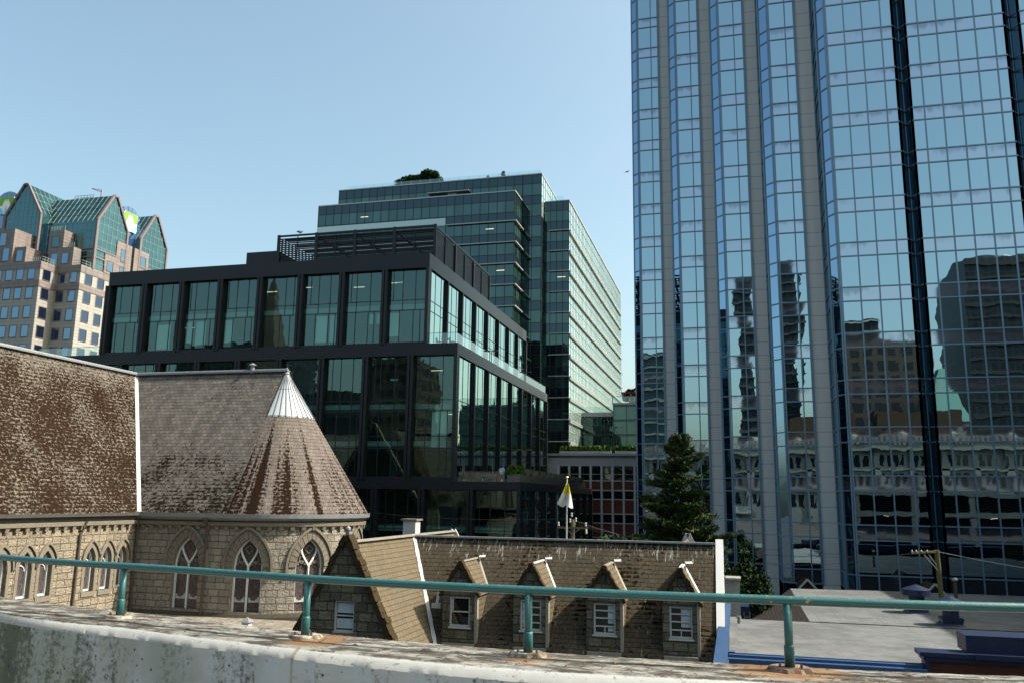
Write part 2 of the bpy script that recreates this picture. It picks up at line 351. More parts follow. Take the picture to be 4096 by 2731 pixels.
for bi, P in enumerate(bays):
    notch = bi in (5, 7)
    mu = MB()
    levels = []
    z = ZTOP
    while z > ZB + .1:
        levels.append((z - 1.2, z)); z -= FL
    for (zs, zt) in levels:
        zv0 = zs - 2.7 if zs - 2.7 > 8 else None
        for name, za, zb in (('spandrel_panel', zs, zt), ('window', zv0, zs)):
            if za is None: continue
            mb = MB()
            for a, b in zip(P, P[1:]):
                k = seg_kind(a, b)
                mi = 2 if notch else (1 if k == 'c' else (2 if (k == 's' and name == 'window') else 0))
                if name == 'spandrel_panel' and k == 's': mi = 1
                L = math.hypot(b[0]-a[0], b[1]-a[1])
                # every pane sits a hair off true
                dx, dy = (b[1]-a[1])/L, -(b[0]-a[0])/L; e = [rnd.uniform(0, .004) for _ in range(2)]
                q = [(a[0]+dx*e[0], a[1]+dy*e[0]), (b[0]+dx*e[1], b[1]+dy*e[1])]
                mb.face([(q[0][0],q[0][1],za),(q[1][0],q[1][1],za),(q[1][0]+dx*e[1],q[1][1]+dy*e[1],zb),(q[0][0]+dx*e[0],q[0][1]+dy*e[0],zb)], None, mi)
            mats = [M['tspan'], M['tcham'], M['tside']] if name == 'spandrel_panel' else [M['tglass'], M['tcham'], M['tside']]
            mb.build(name, mats, T)
    for a, b in zip(P, P[1:]):
        for (zs, zt) in levels:
            for zz in (zs, zt):
                L = math.hypot(b[0]-a[0], b[1]-a[1]); dx, dy = (b[1]-a[1])/L*.02, -(b[0]-a[0])/L*.02
                mu.bar((a[0]+dx, a[1]+dy, zz), (b[0]+dx, b[1]+dy, zz), .10, .105)
    for i, q in enumerate(P):
        cnr = 0 < i < len(P)-1 and seg_kind(P[i-1], q) != seg_kind(q, P[i+1])
        wd = .20 if (cnr or i in (0, len(P)-1)) else .11
        if cnr and not notch: 
            mu.box(q[0]-.15, q[0]-.03, q[1]-.06, q[1]+.10, ZB, ZTOP); mu.box(q[0]+.02, q[0]+.14, q[1]-.075, q[1]+.05, ZB, ZTOP)
        else: mu.box(q[0]-wd/2, q[0]+wd/2, q[1]-.06, q[1]+.06, ZB, ZTOP)
    mu.build('mullion_frame', M['tmull'], T)
for (x0, x1, y) in ((-6.98,-5.45,93.0),(-2.22,-.80,88.4),(2.5,3.88,83.5),(7.12,8.65,78.5)):
    MB().box(x0+.03, x1-.11, y, y+.8, 0, ZTOP).build('granite_pier', M['granite'], T)
co = MB()
for (x0, x1, y) in ((-10.1,40,94),(-5.4,40,89.3),(-.75,40,84.4),(3.95,40,79.4),(8.7,40,74.6)):
    co.box(x0, x1, y, y+5.2 if y < 94 else 125, 0, ZTOP-.05)
co.build('core_wall', M['tside'], T)
rf = MB().box(8.8, 30, 74.7, 75.2, 8.2, 9.2); rf.build('plinth', M['dark'], T)

# ------------------------------------------------------------ black stepped office block
K = thing('office_block', (-45, 100, 0), 'charcoal stepped office block with deep framed green glass bays behind the church', 'office building')
YF, YE = 80.0, 123.2
tiers = [dict(x1=-30.1, x0=-69.7, z0=31.55, z1=41.25, wt=39.65, zb=31.78, ncols=[-30.1-4.95*k for k in range(9)]),
         dict(x1=-26.76, x0=-79.5, z0=17.62, z1=31.55, wt=30.35, zb=17.95, ncols=[-26.76-5.04*k for k in range(11)]),
         dict(x1=-20.0, x0=-79.5, z0=0, z1=17.62, wt=16.80, zb=1.0, ncols=[-20.0-5.08*k for k in range(12)])]
def bay_window(P0, du, W, za, zb, hs, vt, vb, glass, nrm, blinds, mid=None):
    """P0 lower left corner (x,y), du unit vector along the wall, nrm outward normal"""
    win = MB(); q = lambda s, z, d=0: (P0[0]+du[0]*s-nrm[0]*d, P0[1]+du[1]*s-nrm[1]*d, z)
    win.face([q(0,za), q(W,za), q(W,zb), q(0,zb)] if (du[0]*nrm[1]-du[1]*nrm[0]) < 0 else [q(W,za), q(0,za), q(0,zb), q(W,zb)])
    o = win.build('window', glass, K)
    fr = MB(); bw = .07
    def bb(s0, s1, z0, z1):
        a, b = q(s0, z0, -.03), q(s1, z1, .05); fr.box(min(a[0],b[0])-.001, max(a[0],b[0])+.001, min(a[1],b[1])-.001, max(a[1],b[1])+.001, z0, z1)
    for z in hs: bb(0, W, z-bw/2, z+bw/2)
    for (f, z0, z1) in vt + vb: bb(W*f-bw/2, W*f+bw/2, z0, z1)
    bb(0, .06, za, zb); bb(W-.06, W, za, zb); bb(.06, W-.06, za, za+.07); bb(.06, W-.06, zb-.07, zb)
    f = fr.build('mullion', M['dark'], o)
    if blinds:
        bl = MB()
        for (s0, s1, z0, z1) in blinds:
            a, b = q(W*s0+.05, z0, .35), q(W*s1-.05, z1, .38); bl.box(a[0], b[0], a[1], b[1], z0, z1)
        bl.build('blind', M['blind'], o)
for ti, td in enumerate(tiers):
    # front face (normal -Y)
    cols = td['ncols']; fr = MB()
    fr.box(td['x0'], td['x1'], YF, YF+.9, td['wt'], td['z1'])                 # parapet band
    if ti < 2: fr.box(td['x0'], td['x1']-.01, YF+.02, YF+.9, td['z0']-.0+.01, td['zb'])
    fr.build('parapet_band', M['clad'], K)
    for cx in cols:
        cb = MB(); zl, zh = td['z0']+.02, td['wt']-.01
        if cx == cols[0]: cb.box(cx-.33, cx+.02, YF-.08, YF+.8, zl, zh)
        else:
            cb.box(cx-.30, cx+.30, YF+.12, YF+.8, zl, zh); cb.box(cx-.33, cx-.05, YF-.10, YF+.12, zl, zh); cb.box(cx+.05, cx+.33, YF-.10, YF+.12, zl, zh)
        cb.build('column', M['clad'], K)
    for i in range(len(cols)-1):
        xa, xb = cols[i+1]+.33, cols[i]-.33; W = xb-xa
        if xb < td['x0'] - 6: continue
        j = i % 4
        if ti == 0: hs = [35.25, 36.35]; za, zb = td['zb'], td['wt']
        elif ti == 1: hs = [20.7, 22.3, 24.55, 25.8]; za, zb = td['zb'], td['wt']
        else: hs = [5, 9.2, 12.9]; za, zb = td['zb'], td['wt']
        if ti == 1: hs = [20.9, 22.1, 24.7, 25.8]
        ft = [(.12,.37,.70),(.14,.29,.66),(.18,.40,.72),(.27,.62,.86)][j]; fb = [(.30,.66,.84),(.28,.62,.78),(.34,.70,.88),(.2,.5,.78)][j]
        top = [(f, hs[-1], zb) for f in ft] + [(f, hs[-2], hs[-1]) for f in ft[1:]]
        bot = [(f, za, hs[-2]) for f in fb]
        bl = []
        if ti == 0:
            if i in (0,): bl = [(0,.28,32.6,35.1)]
            if i in (1,): bl = [(.62,.74,34.0,35.1),(.8,.95,34.0,35.1)]
            if i in (2,): bl = [(.32,.64,32.2,35.1),(.70,.98,32.2,35.1)]
            if i in (4,): bl = [(0,.28,32.1,35.1)]
            if i in (5,): bl = [(.3,.62,32.1,35.1),(.0,.2,32.1,35.1)]
            if i in (6,): bl = [(.25,.7,32.1,34.9)]
        if ti == 1 and i in (0,): bl = [(.60,.84,21.0,24.6),(.42,.6,21.0,24.6)]
        if ti == 1 and i in (1,): bl = [(.5,.7,27.9,28.1)]
        bay_window((xa, YF+.50), (1,0), W, za, zb, hs, top, bot, M['bglass'], (0,-1), bl)
    # right side (normal +X)
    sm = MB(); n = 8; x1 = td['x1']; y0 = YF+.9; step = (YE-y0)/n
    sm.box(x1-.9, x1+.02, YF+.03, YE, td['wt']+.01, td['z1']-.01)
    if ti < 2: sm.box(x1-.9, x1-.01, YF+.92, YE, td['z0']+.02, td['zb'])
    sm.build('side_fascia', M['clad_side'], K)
    for i in range(1, n+1):
        yy = y0+step*i; cb = MB(); cb.box(x1-.75, x1-.05, yy-.16, yy+.14, td['z0']+.02, td['wt']); cb.box(x1-.05, x1+.10, yy-.20, yy-.03, td['z0']+.02, td['wt']); cb.box(x1-.05, x1+.08, yy+.03, yy+.18, td['z0']+.02, td['wt'])
        cb.build('column', M['clad'], K)
    for i in range(n):
        ya, yb = y0+step*i+(.19 if i else 0), y0+step*(i+1)-.21; W = yb-ya
        za, zb = td['zb'], td['wt']
        hs = [35.25, 36.35] if ti == 0 else ([20.9, 22.1, 24.7, 25.8] if ti == 1 else [5, 9.2, 12.9])
        vt = [(f, za, zb) for f in (.34,.7)]
        bay_window((x1-.20, ya), (0,1), W, za, zb, hs, vt, [], M['bglass_side'], (1,0), [])
# interior slabs, cores and roofs
it = MB()
for z in (35.75, 31.4, 25.2, 21.4, 17.4, 12.9, 9.0, 5.0):
    x1 = -30.9 if z > 31.5 else (-27.6 if z > 17.5 else -20.9)
    x0 = -69.6 if z > 31.5 else -79
    it.box(x0, x1, YF+.95, YE-.3, z-.25, z+.25)
it.build('floor_slab', M['int_ceil'], K)
cw = MB(); cw.box(-69.5,-37.5,YF+9,YE-8,31.8,39.6); cw.box(-78.9,-34,YF+9,YE-8,17.8,31.0); cw.box(-78.9,-28,YF+7,YE-8,.2,17.1)
for x in (-35,-45,-55,-65):
    for z0, z1 in ((32,39.4),(17.7,31.1)): cw.box(x-.3,x+.3,YF+4,YF+4.6,z0,z1)
cw.build('core_wall', M['int_wall'], K)
rf = MB(); rf.box(-69.6,-30.2,YF+.95,YE-.1,40.6,40.9); rf.box(-79.4,-69.6,YF+.95,YE-.1,31.1,31.5); rf.box(-30.9,-27.0,YF+.95,YE-.1,31.2,31.5); rf.box(-26.5,-20.3,YF+.95,YE-.1,17.2,17.5); rf.box(-79.4,-79.0,YF+.9,YE,0,31.4); rf.box(-79,-20,YE-.2,YE,0,17.4); rf.box(-79,-26.8,YE-.2,YE,17.4,31.4); rf.box(-69.7,-30.2,YE-.2,YE,31.4,41.2)
rf.box(-69.72,-69.6,YF+.9,YE,31.6,41.2)
rf.build('roof_deck', M['clad'], K)
# ceiling strips that glow faintly through the glass are ordinary lamps in the offices
em = NT('office light strip'); em.put(em.b.inputs['Emission Color'], (1,.85,.6,1)); em.b.inputs['Emission Strength'].default_value = .7; M['strip'] = em.mat
for x, y, z in ((-36,84,39.3),(-41,85,39.3),(-47,84,39.3),(-52,85,39.3),(-62,84,35.2),(-31,84,29.4),(-30,85,24.8)):
    MB().box(x, x+1.3, y, y+.12, z-.06, z).build('light_strip', M['strip'], K)
# louvred plant screen on the roof
ls = MB()
SX0, SX1, SY0, SY1, SZ0, SZ1 = -52.7, -32.5, 88.0, 110.8, 41.0, 47.1
z = SZ0+.2
while z < SZ1-.25:
    ls.box(SX0, SX1, SY0+.12, SY0+.20, z, z+.13); ls.box(SX1-.20, SX1-.12, SY0+.2, SY1, z, z+.13); ls.box(SX0+.12, SX0+.20, SY0+.2, SY1, z, z+.13); ls.box(SX0, SX1-.3, SY1-.2, SY1-.12, z, z+.13); z += .27
ls.build('louvre_slats', M['clad'], K)
lf = MB()
for k in range(5):
    x = SX0 + (SX1-SX0)*k/4; lf.box(x-.18, x+.18, SY0-.08, SY0+.1, SZ0, SZ1+.05)
    if k < 4: lf.box(x+2.45, x+2.55, SY0+.02, SY0+.1, SZ0, SZ1-.25)
    if 0 < k < 4: lf.box(x-.15, x+.15, SY0+.3, SY1-.3, SZ1-.45, SZ1-.15)
for k in range(1, 4):
    y = SY0 + (SY1-SY0)*k/3; lf.box(SX1-.1, SX1+.06, y-.14, y+.14, SZ0, SZ1+.05); lf.box(SX1-.1, SX1+.0, y-3.85, y-3.75, SZ0, SZ1-.2)
lf.box(SX0, SX1, SY0-.06, SY0+.09, SZ1-.22, SZ1); lf.box(SX1-.09, SX1+.05, SY0+.1, SY1, SZ1-.22, SZ1)
y = SY0+.7
while y < SY1-.3: lf.box(SX0+.3, SX1-.3, y, y+.34, SZ1-.36, SZ1-.31); y += .62
lf.build('screen_frame', M['clad'], K)
MB().box(-57.2,-52.9,88.3,104,41.0,45.3).build('plant_room', M['clad'], K)
# balustrades of the terraces
gb = MB(); gb.face([(-30.3,80.35,31.5),(-27.0,80.35,31.5),(-27.0,80.35,32.65),(-30.3,80.35,32.65)]); gb.face([(-27.0,80.35,31.5),(-27.0,123,31.5),(-27.0,123,32.65),(-27.0,80.35,32.65)])
o = gb.build('glass_balustrade', M['rail_glass'], K)
gp = MB(); gp.box(-30.3,-27.0,80.33,80.37,32.65,32.69); gp.box(-27.02,-26.98,80.37,123,32.65,32.69)
gp.build('handrail', M['dark'], o)
gb = MB(); gb.face([(-26.4,80.4,17.6),(-21.8,80.4,17.6),(-21.8,80.4,18.6),(-26.4,80.4,18.6)])
gb.build('glass_balustrade', M['rail_glass'], K); gb = MB(); gb.face([(-79,80.6,31.5),(-70,80.6,31.5),(-70,80.6,32.6),(-79,80.6,32.6)])
gb.build('glass_balustrade', M['rail_glass'], K)
MB().box(-79.5,-69.8,80.58,80.62,32.6,32.64).build('handrail', M['dark'], K)
# planter on the low roof edge
M['planter'] = plain('dry planter face', (.15,.14,.12), .9, var=.4, scale=4, bump=.05)
pl = MB(); pl.box(-21.6,-20.3,81.0,119,17.5,18.35); pl.build('roof_planter', M['planter'], K)
lb = MB()
for (y, z) in ((96,35.0),(104,35.0),(112,35.0)):
    pass
for (x, y, z) in ((-26.9,93,32.9),(-26.9,110,32.9),(-20.6,84.2,20.9)):
    lb.bar((x,y,z-1.3),(x,y,z),.08); lb.bar((x-.6,y,z),(x+.6,y,z),.07); lb.box(x-.75,x-.25,y-.14,y+.14,z,z+.10); lb.box(x+.25,x+.75,y-.14,y+.14,z,z+.10)
lb.build('terrace_lamp', M['gutter'], K)
tf = MB()
for x in (-29.2,-28.4): tf.box(x-.25,x+.25,82,82.5,31.9,31.97); tf.box(x-.25,x+.25,82.45,82.5,31.97,32.4); [tf.box(x+a-.02,x+a+.02,82.05+b,82.09+b,31.5,31.9) for a in (-.22,.22) for b in (0,.4)]

def furniture_chair(x, y, z, n):
    c = thing('terrace_chair', (x,y,z), n, 'chair', 'wire chairs on the upper balcony')
    MB().box(x-.25,x+.25,y-.25,y+.25,z+.42,z+.46).build('seat', M['gutter'], c)
    MB().box(x-.25,x-.21,y-.25,y+.25,z+.46,z+.85).build('backrest', M['gutter'], c)
    for a in (-.21,.21):
        for b in (-.21,.21): MB().box(x+a-.02,x+a+.02,y+b-.02,y+b+.02,z,z+.42).build('leg', M['gutter'], c)
furniture_chair(-29.3, 81.4, 31.52, 'pale wire chair on the left of the table behind the corner balcony glass')
furniture_chair(-27.9, 81.6, 31.52, 'pale wire chair on the right of the table behind the corner balcony glass')
tb = thing('terrace_table', (-28.6,81.5,31.52), 'small round grey table on the corner balcony of the charcoal block', 'table')
MB().lathe((-28.6,81.5,31.52), [(0,.70),(.45,.70),(.45,.74),(0,.74)], 16).build('tabletop', M['gutter'], tb)
MB().tube([(-28.6,81.5,31.52),(-28.6,81.5,32.22)], .04, 8).build('leg', M['gutter'], tb)
be = thing('bench', (-24,81.6,17.52), 'dark slatted bench behind the glass on the low roof terrace', 'bench')
for k in range(3): MB().box(-25.2,-22.9,81.5+.16*k,81.62+.16*k,17.95,18.0).build('seat_slat', M['gutter'], be)
MB().box(-25.2,-22.9,82.0,82.05,18.1,18.45).build('backrest', M['gutter'], be)
for x in (-25.1,-24.0,-23.0): MB().box(x-.03,x+.03,81.5,82.0,17.52,17.95).build('leg', M['gutter'], be)
for x, l in ((-25.95,'leftmost of the three little white bottle shaped lanterns on the terrace edge'),(-24.0,'middle one of the three white bottle shaped lanterns on the terrace edge'),(-22.05,'rightmost white bottle shaped lantern beside the person on the terrace')):
    tag(MB().lathe((x,80.7,17.5), [(0,0),(.09,0),(.09,.22),(.035,.34),(.035,.44),(0,.44)], 10).build('lantern', M['white']), l, 'lantern', 'small lanterns on the terrace edge')

# ------------------------------------------------------------ green glass office tower behind
G = thing('green_tower', (-45, 140, 0), 'tall stepped green glass office tower rising behind the charcoal block', 'office tower')
def curtain(axis, c, s0, s1, z0, z1, pane, floor, zref, hspan, mats=('gvis','gspan'), zcut=None, name='window_band', muls=True, nrm=-1):
    """one storey = one vision band and one spandrel band; zref = top of a spandrel band"""
    P = (lambda s, z, d: (s, c - d, z)) if axis == 'x' else (lambda s, z, d: (c + d, s, z))
    z = zref + floor * math.ceil((z1 - zref)/floor); mu = MB(); zs = []
    while z > z0 + .05:
        for nm, a, b, mt in (('spandrel_band', z-hspan, z, mats[1]), (name, z-floor, z-hspan, mats[0])):
            a2, b2 = max(a, z0), min(b, z1)
            if b2 - a2 < .05: continue
            mb = MB(); pts = [P(s0,a2,0), P(s1,a2,0), P(s1,b2,0), P(s0,b2,0)]
            if mt is not None: mb.face(pts, [(s0,a2-zref),(s1,a2-zref),(s1,b2-zref),(s0,b2-zref)]); mb.build(nm, M[mt], G_)
            zs.append(b2)
        z -= floor
    n = max(1, round((s1-s0)/pane)); bw = .09
    for k in range(n+1):
        s = s0 + (s1-s0)*k/n; a = P(s-bw/2, z0, 0); b = P(s+bw/2, z1, .06); mu.box(a[0],b[0],a[1],b[1],z0,z1)
    for zz in zs:
        a = P(s0, zz, 0); b = P(s1, zz, .05); mu.box(a[0],b[0],a[1],b[1],zz-bw/2,zz+bw/2)
    if muls: mu.build('mullion_frame', M['gmull_pale' if mats[0] == 'gsheen' else 'gmull'], G_)
G_ = G
curtain('x', 130.0, -70.3, -34.05, 33, 66.8, 1.5, 3.645, 66.8-.0, 1.58)
curtain('y', -34.05, 130.05, 135.4, 33, 66.8, 1.5, 3.645, 66.8, 1.58)
curtain('x', 135.4, -69.2, -34.06, 66.8, 71.67, 1.55, 3.78, 71.67, 1.62)
curtain('x', 135.4, -34.0, -30.65, 23.5, 71.67, 1.62, 3.78, 71.67, 1.62)
curtain('y', -30.65, 135.45, 172, 64, 71.67, 1.5, 3.78, 71.67, 1.62, mats=('gsheen','gsheen'))
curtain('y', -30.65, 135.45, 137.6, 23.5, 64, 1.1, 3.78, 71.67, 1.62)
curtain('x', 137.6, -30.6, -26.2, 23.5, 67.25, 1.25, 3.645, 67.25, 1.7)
curtain('y', -26.2, 137.65, 207, 23.5, 67.25, 1.5, 3.645, 67.25, 1.7, mats=('gsheen','gsheen'))
b = MB(); b.box(-70.2,-34.2,130.1,175,20,66.7); b.box(-69.1,-30.8,135.55,176,20,71.5); b.box(-30.8,-26.35,137.7,206.9,20,67.1); b.box(-50,-29.9,176,206.9,20,67.1); b.build('core_wall', M['gmull'], G)
tr = MB(); tr.box(-70.35,-33.95,129.9,130.12,66.8,67.0); tr.box(-34.1,-33.9,130.1,135.3,66.8,67.0); tr.box(-69.3,-30.5,135.25,135.5,71.67,71.85); tr.box(-30.75,-30.55,135.5,172,71.67,71.85); tr.box(-30.5,-26.1,137.45,137.7,67.25,67.4); tr.box(-26.25,-26.05,137.7,207,67.25,67.42)
tr.build('roof_coping', M['gline'], G)
wh = MB(); wh.box(-70.3,-46.2,129.9,129.97,61.60,62.95); wh.box(-70.3,-46.2,129.9,129.97,57.95,59.3); wh.build('white_band', M['gwhite'], G)
# horizontal sunshades
z = 61.6
k = 0
while z > 34:
    fs = MB(); fs.box(-46 if k else -45.9, -33.6, 129.55, 129.9, z-.10, z+.06); fs.box(-34.0,-33.6,129.9,135.2,z-.10,z+.06); fs.build('sunshade', M['gline'], G); z -= 3.645; k += 1
z = 61.92
while z > 24:
    fs = MB(); fs.box(-29.7,-26.1,137.15,137.5,z-.10,z+.04)
    for dz in (0,.16,.32,.48): fs.box(-25.98,-25.86,137.4,206.8,z-.08-dz,z-dz)
    y = 137.5
    while y < 207: fs.box(-26.15,-25.84,y,y+.07,z-.58,z+.02); y += 1.5
    fs.build('sunshade', M['gline'], G); z -= 3.645
gb = MB(); gb.face([(-68.2,136,71.7),(-31,136,71.7),(-31,136,72.75),(-68.2,136,72.75)]); gb.face([(-68.2,136,71.7),(-68.2,150,71.7),(-68.2,150,72.75),(-68.2,136,72.75)]); gb.face([(-29.7,137.9,67.3),(-27.2,137.9,67.3),(-27.2,137.9,68.3),(-29.7,137.9,68.3)])
o = gb.build('glass_balustrade', M['rail_glass'], G)
gp = MB(); [gp.box(-68.2+1.85*k-.02,-68.2+1.85*k+.02,135.98,136.02,71.7,72.75) for k in range(21)]; gp.build('baluster', M['gline'], o)
v = MB(); v.box(-47.8,-46.2,135.2,135.35,66.9,69.4); v.build('roof_door', M['white'], G)
v = MB(); v.box(-51.5,-43.7,134.6,135.3,69.5,69.65); v.build('door_canopy', M['gline'], G)
for i, (x, y, z) in enumerate(((-62,129.97,64.2),(-39,129.97,60.4),(-37,129.97,53.1),(-60,135.35,68.4),(-38,135.35,68.6),(-28.2,137.57,53.5))):
    MB().box(x, x+1.4, y-.02, y, z, z+.10).build('light_strip', M['strip'], G)

# ------------------------------------------------------------ low glass pavilion right of it and the brick podium
Q = thing('glass_pavilion', (-18,150,0), 'low glazed pavilion with roof terrace between the green tower and the blue tower', 'building'); G_ = Q
curtain('x', 150, -26.1, -19.95, 24, 30.7, 2.2, 3.2, 30.7, .12, mats=('gvis','gvis'))
curtain('x', 146, -19.9, -6, 24, 32.3, 2.4, 2.55, 32.3, .25, mats=('gvis','gspan'))
q_ = MB(); q_.box(-26,-19.95,150.1,170,20,31.2); q_.box(-19.8,-6,146.1,170,20,32.2); q_.build('core_wall', M['gmull'], Q)
q_ = MB(); q_.box(-26.1,-19.95,149.7,150.1,30.7,31.45); q_.build('roof_fascia', M['lead'], Q); q_ = MB(); q_.box(-20,-6,145.7,146.1,32.3,32.65); q_.build('roof_fascia', M['lead'], Q)
q_ = MB(); q_.face([(-20,145.8,32.6),(-6,145.8,32.6),(-6,145.8,33.8),(-20,145.8,33.8)]); q_.face([(-26.1,149.8,31.4),(-20,149.8,31.4),(-20,149.8,32.5),(-26.1,149.8,32.5)]); o = q_.build('glass_balustrade', M['rail_glass'], Q)
q_ = MB(); q_.box(-20,-6,145.78,145.82,33.8,33.86); [q_.box(-20+2.5*k,-19.9+2.5*k,145.78,145.82,32.6,33.8) for k in range(6)]; q_.build('handrail', M['dark'], o)

B = thing('brick_office', (-20,128,0), 'old red brick office block with a white grid of mullions beside the blue tower', 'building')
M['greige'] = plain('greige render', (.62,.585,.55), .8, var=.06)
M['cream'] = plain('cream concrete mullion', (.86,.82,.74), .7, var=.1)
tB = NT('red brick'); uv = tB.uvv(); br = tB.n('TexBrick', {'Vector': uv, 'Color1': (.32,.055,.028,1), 'Color2': (.20,.040,.022,1), 'Mortar': (.12,.08,.06,1), 'Scale': 1, 'Mortar Size': .01, 'Brick Width': .22, 'Row Height': .075})
M['brick'] = tB.fin(br.outputs[0], .85)
b = MB(); b.box(-34,-8,128.0,131,21.12,22.35); b.box(-34,-25.95,128.0,131,0,21.12); b.build('wall', M['greige'], B)
MB().box(-34,-8,127.85,131,22.35,22.62).build('cornice', M['gutter'], B)
MB().box(-34,-8,127.7,131.2,22.62,22.95).build('roof_edge', M['white_win'], B)
MB().box(-34,-8,131,160,22,22.5).build('roof_deck', M['gutter'], B)
xs = [-25.92+1.66*k for k in range(11)]
b = MB()
for k, x in enumerate(xs): b.box(x-.14,x+.14,127.72,128.3,8,21.12)
for z in (18.85, 17.45, 16.1, 13.97, 12.6, 10.5): b.box(xs[0],xs[-1],127.86,128.2,z-.07,z+.07)
b.build('mullion_grid', M['cream'], B)
b = MB()
for z0, z1 in ((17.52,18.78),(14.04,16.03),(10.57,12.53)): b.box(xs[0],xs[-1],128.0,128.3,z0,z1)
b.build('brick_panel', M['brick'], B)
MB().box(xs[0],xs[-1],128.35,130.9,8,21.1).build('core_wall', M['dark'], B)
for k in range(10):
    for z0, z1 in ((19.95,21.10),(18.92,19.85),(16.17,17.38),(12.67,13.9)):
        wdw = MB(); wdw.face([(xs[k]+.1,128.15,z0),(xs[k+1]-.1,128.15,z0),(xs[k+1]-.1,128.15,z1),(xs[k]+.1,128.15,z1)]); o = wdw.build('window', M['win_dark'], B)
        MB().box(xs[k]+.12,xs[k]+.17,128.05,128.14,z0,z1).box(xs[k]+.17,xs[k+1]-.12,128.05,128.14,z1-.05,z1).build('frame', M['cream'], o)
b = MB(); b.bar((-27.2,127.95,19.5),(-27.2,127.95,21.3),.06); b.bar((-28.4,127.95,21.3),(-27.2,127.95,21.3),.06); b.build('conduit', M['cream'], B)
# ------------------------------------------------------------ postmodern tower far left
L = thing('gabled_tower', (-160,160,0), 'pale tiled tower with pink granite setbacks and aqua glass gables far left', 'office tower')
YA = 150.0; XB = -149.4; YC = 154.5; XD = -142.6; YD = 166.5; XE = -134
bodyT = MB()
bodyT.box(-185, XB, YA, 200, 0, 65.4); bodyT.box(XB, XD, YC, 200, 0, 65.4)
bodyT.build('wall', M['tile'], L)
pk = MB()
for z0, z1 in ((65.42, 67.1), (61.25, 62.75)):
    e = .12
    pk.box(-185, XB+e, YA-e, YA+1, z0, z1); pk.box(XB-1, XB+e, YA+1, YC-e, z0, z1)
    pk.box(XB-.5, XD+e, YC-e, YC+1, z0, z1); pk.box(XD-1, XD+e, YC+1, 200, z0, z1)
pk.box(-185, XD, YC, 200, 65.4, 67.0); pk.box(-185, XB, YA+.5, 200, 65.4, 67.0)
# stepped upper storeys
steps = [(-185,-158.4,150.6,158,75.5),(-158.5,-155.2,151.2,158,71.2),
         (-152.4,-148.6,154.8,157.8,75.9),(-152.3,-145.4,154.7,157.2,71.6),
         (-150,-142.4,161.3,164.9,71.7),(-150,-142.4,164.9,170.1,76.0),(-150,-142.4,171.0,176.4,75.9)]
for (x0,x1,y0,y1,zt) in steps: pk.box(x0,x1,y0,y1,67.0,zt)
pk.build('granite_setback', M['pink'], L)
def lwindow(axis, c, s, z0, z1, wd, glass):
    q = MB()
    if axis == 'x': q.face([(s-wd/2,c-.02,z0),(s+wd/2,c-.02,z0),(s+wd/2,c-.02,z1),(s-wd/2,c-.02,z1)])
    else: q.face([(c+.02,s-wd/2,z0),(c+.02,s+wd/2,z0),(c+.02,s+wd/2,z1),(c+.02,s-wd/2,z1)])
    o = q.build('window', M[glass], L)
    f = MB(); t = .09
    if axis == 'x':
        f.box(s-wd/2-t,s-wd/2,c-.1,c,z0-t,z1+t); f.box(s+wd/2,s+wd/2+t,c-.1,c,z0-t,z1+t); f.box(s-wd/2,s+wd/2,c-.1,c,z1,z1+t); f.box(s-wd/2,s+wd/2,c-.14,c,z0-t,z0)
    else:
        f.box(c,c+.1,s-wd/2-t,s-wd/2,z0-t,z1+t); f.box(c,c+.1,s+wd/2,s+wd/2+t,z0-t,z1+t); f.box(c,c+.1,s-wd/2,s+wd/2,z1,z1+t); f.box(c,c+.14,s-wd/2,s+wd/2,z0-t,z0)
    f.build('frame', M['pinktrim'], o)
rows = [(62.95+.1,65.35),(58.6,61.05),(54.2,56.75),(49.85,52.4),(45.5,48.1)]
for z0, z1 in rows:
    for s in (-151.75,-154.9,-157.9,-160.9): lwindow('x', YA, s, z0, z1, 1.85, 'lwin')
    lwindow('y', XB, 151.9, z0, z1, 2.1, 'lwin_dark')
    lwindow('x', YC, -147.7, z0, z1, 1.9, 'lwin_dark' if z1 < 62 or 1 else 'lwin'); lwindow('x', YC, -144.5, z0, z1, 1.9, 'lwin')
    lwindow('y', XD, 157.1, z0, z1, 2.1, 'lwin_dark'); lwindow('y', XD, 161.0, z0, z1, 2.0, 'lwin_dark'); lwindow('y', XD, 164.9, z0, z1, 2.0, 'lwin')
for s, c, z0, z1 in ((-160.2,150.6,67.9,70.9),(-156.9,151.2,67.8,70.4),(-161.5,150.6,71.6,74.6),(-150.6,154.7,67.4,70.2),(-147.6,154.7,67.7,70.2)): lwindow('x', c, s, z0, z1, 1.8, 'lwin')
lwindow('x', 154.8, -150.8, 71.9, 74.4, 1.9, 'lglass')
for s, c, z0, z1 in ((163.2,-142.4,67.8,70.2),(167.4,-142.4,67.6,69.9),(167.4,-142.4,71.3,74.2),(174.4,-142.4,71.6,74.4),(174.4,-142.4,67.3,69.9)): lwindow('y', c, s, z0, z1, 1.9, 'lwin')
q = MB(); q.face([(-157.2,157.6,67),(-152.4,157.6,67),(-152.4,157.6,78),(-157.2,157.6,78)]); o = q.build('window', M['tside'], L)
q = MB(); [q.box(-157.2+1.2*k-.05,-157.2+1.2*k+.05,157.5,157.58,67,78) for k in range(5)]; [q.box(-157.2,-152.4,157.5,157.57,67+2.2*k,67.12+2.2*k) for k in range(6)]; q.build('frame', M['lline'], o)
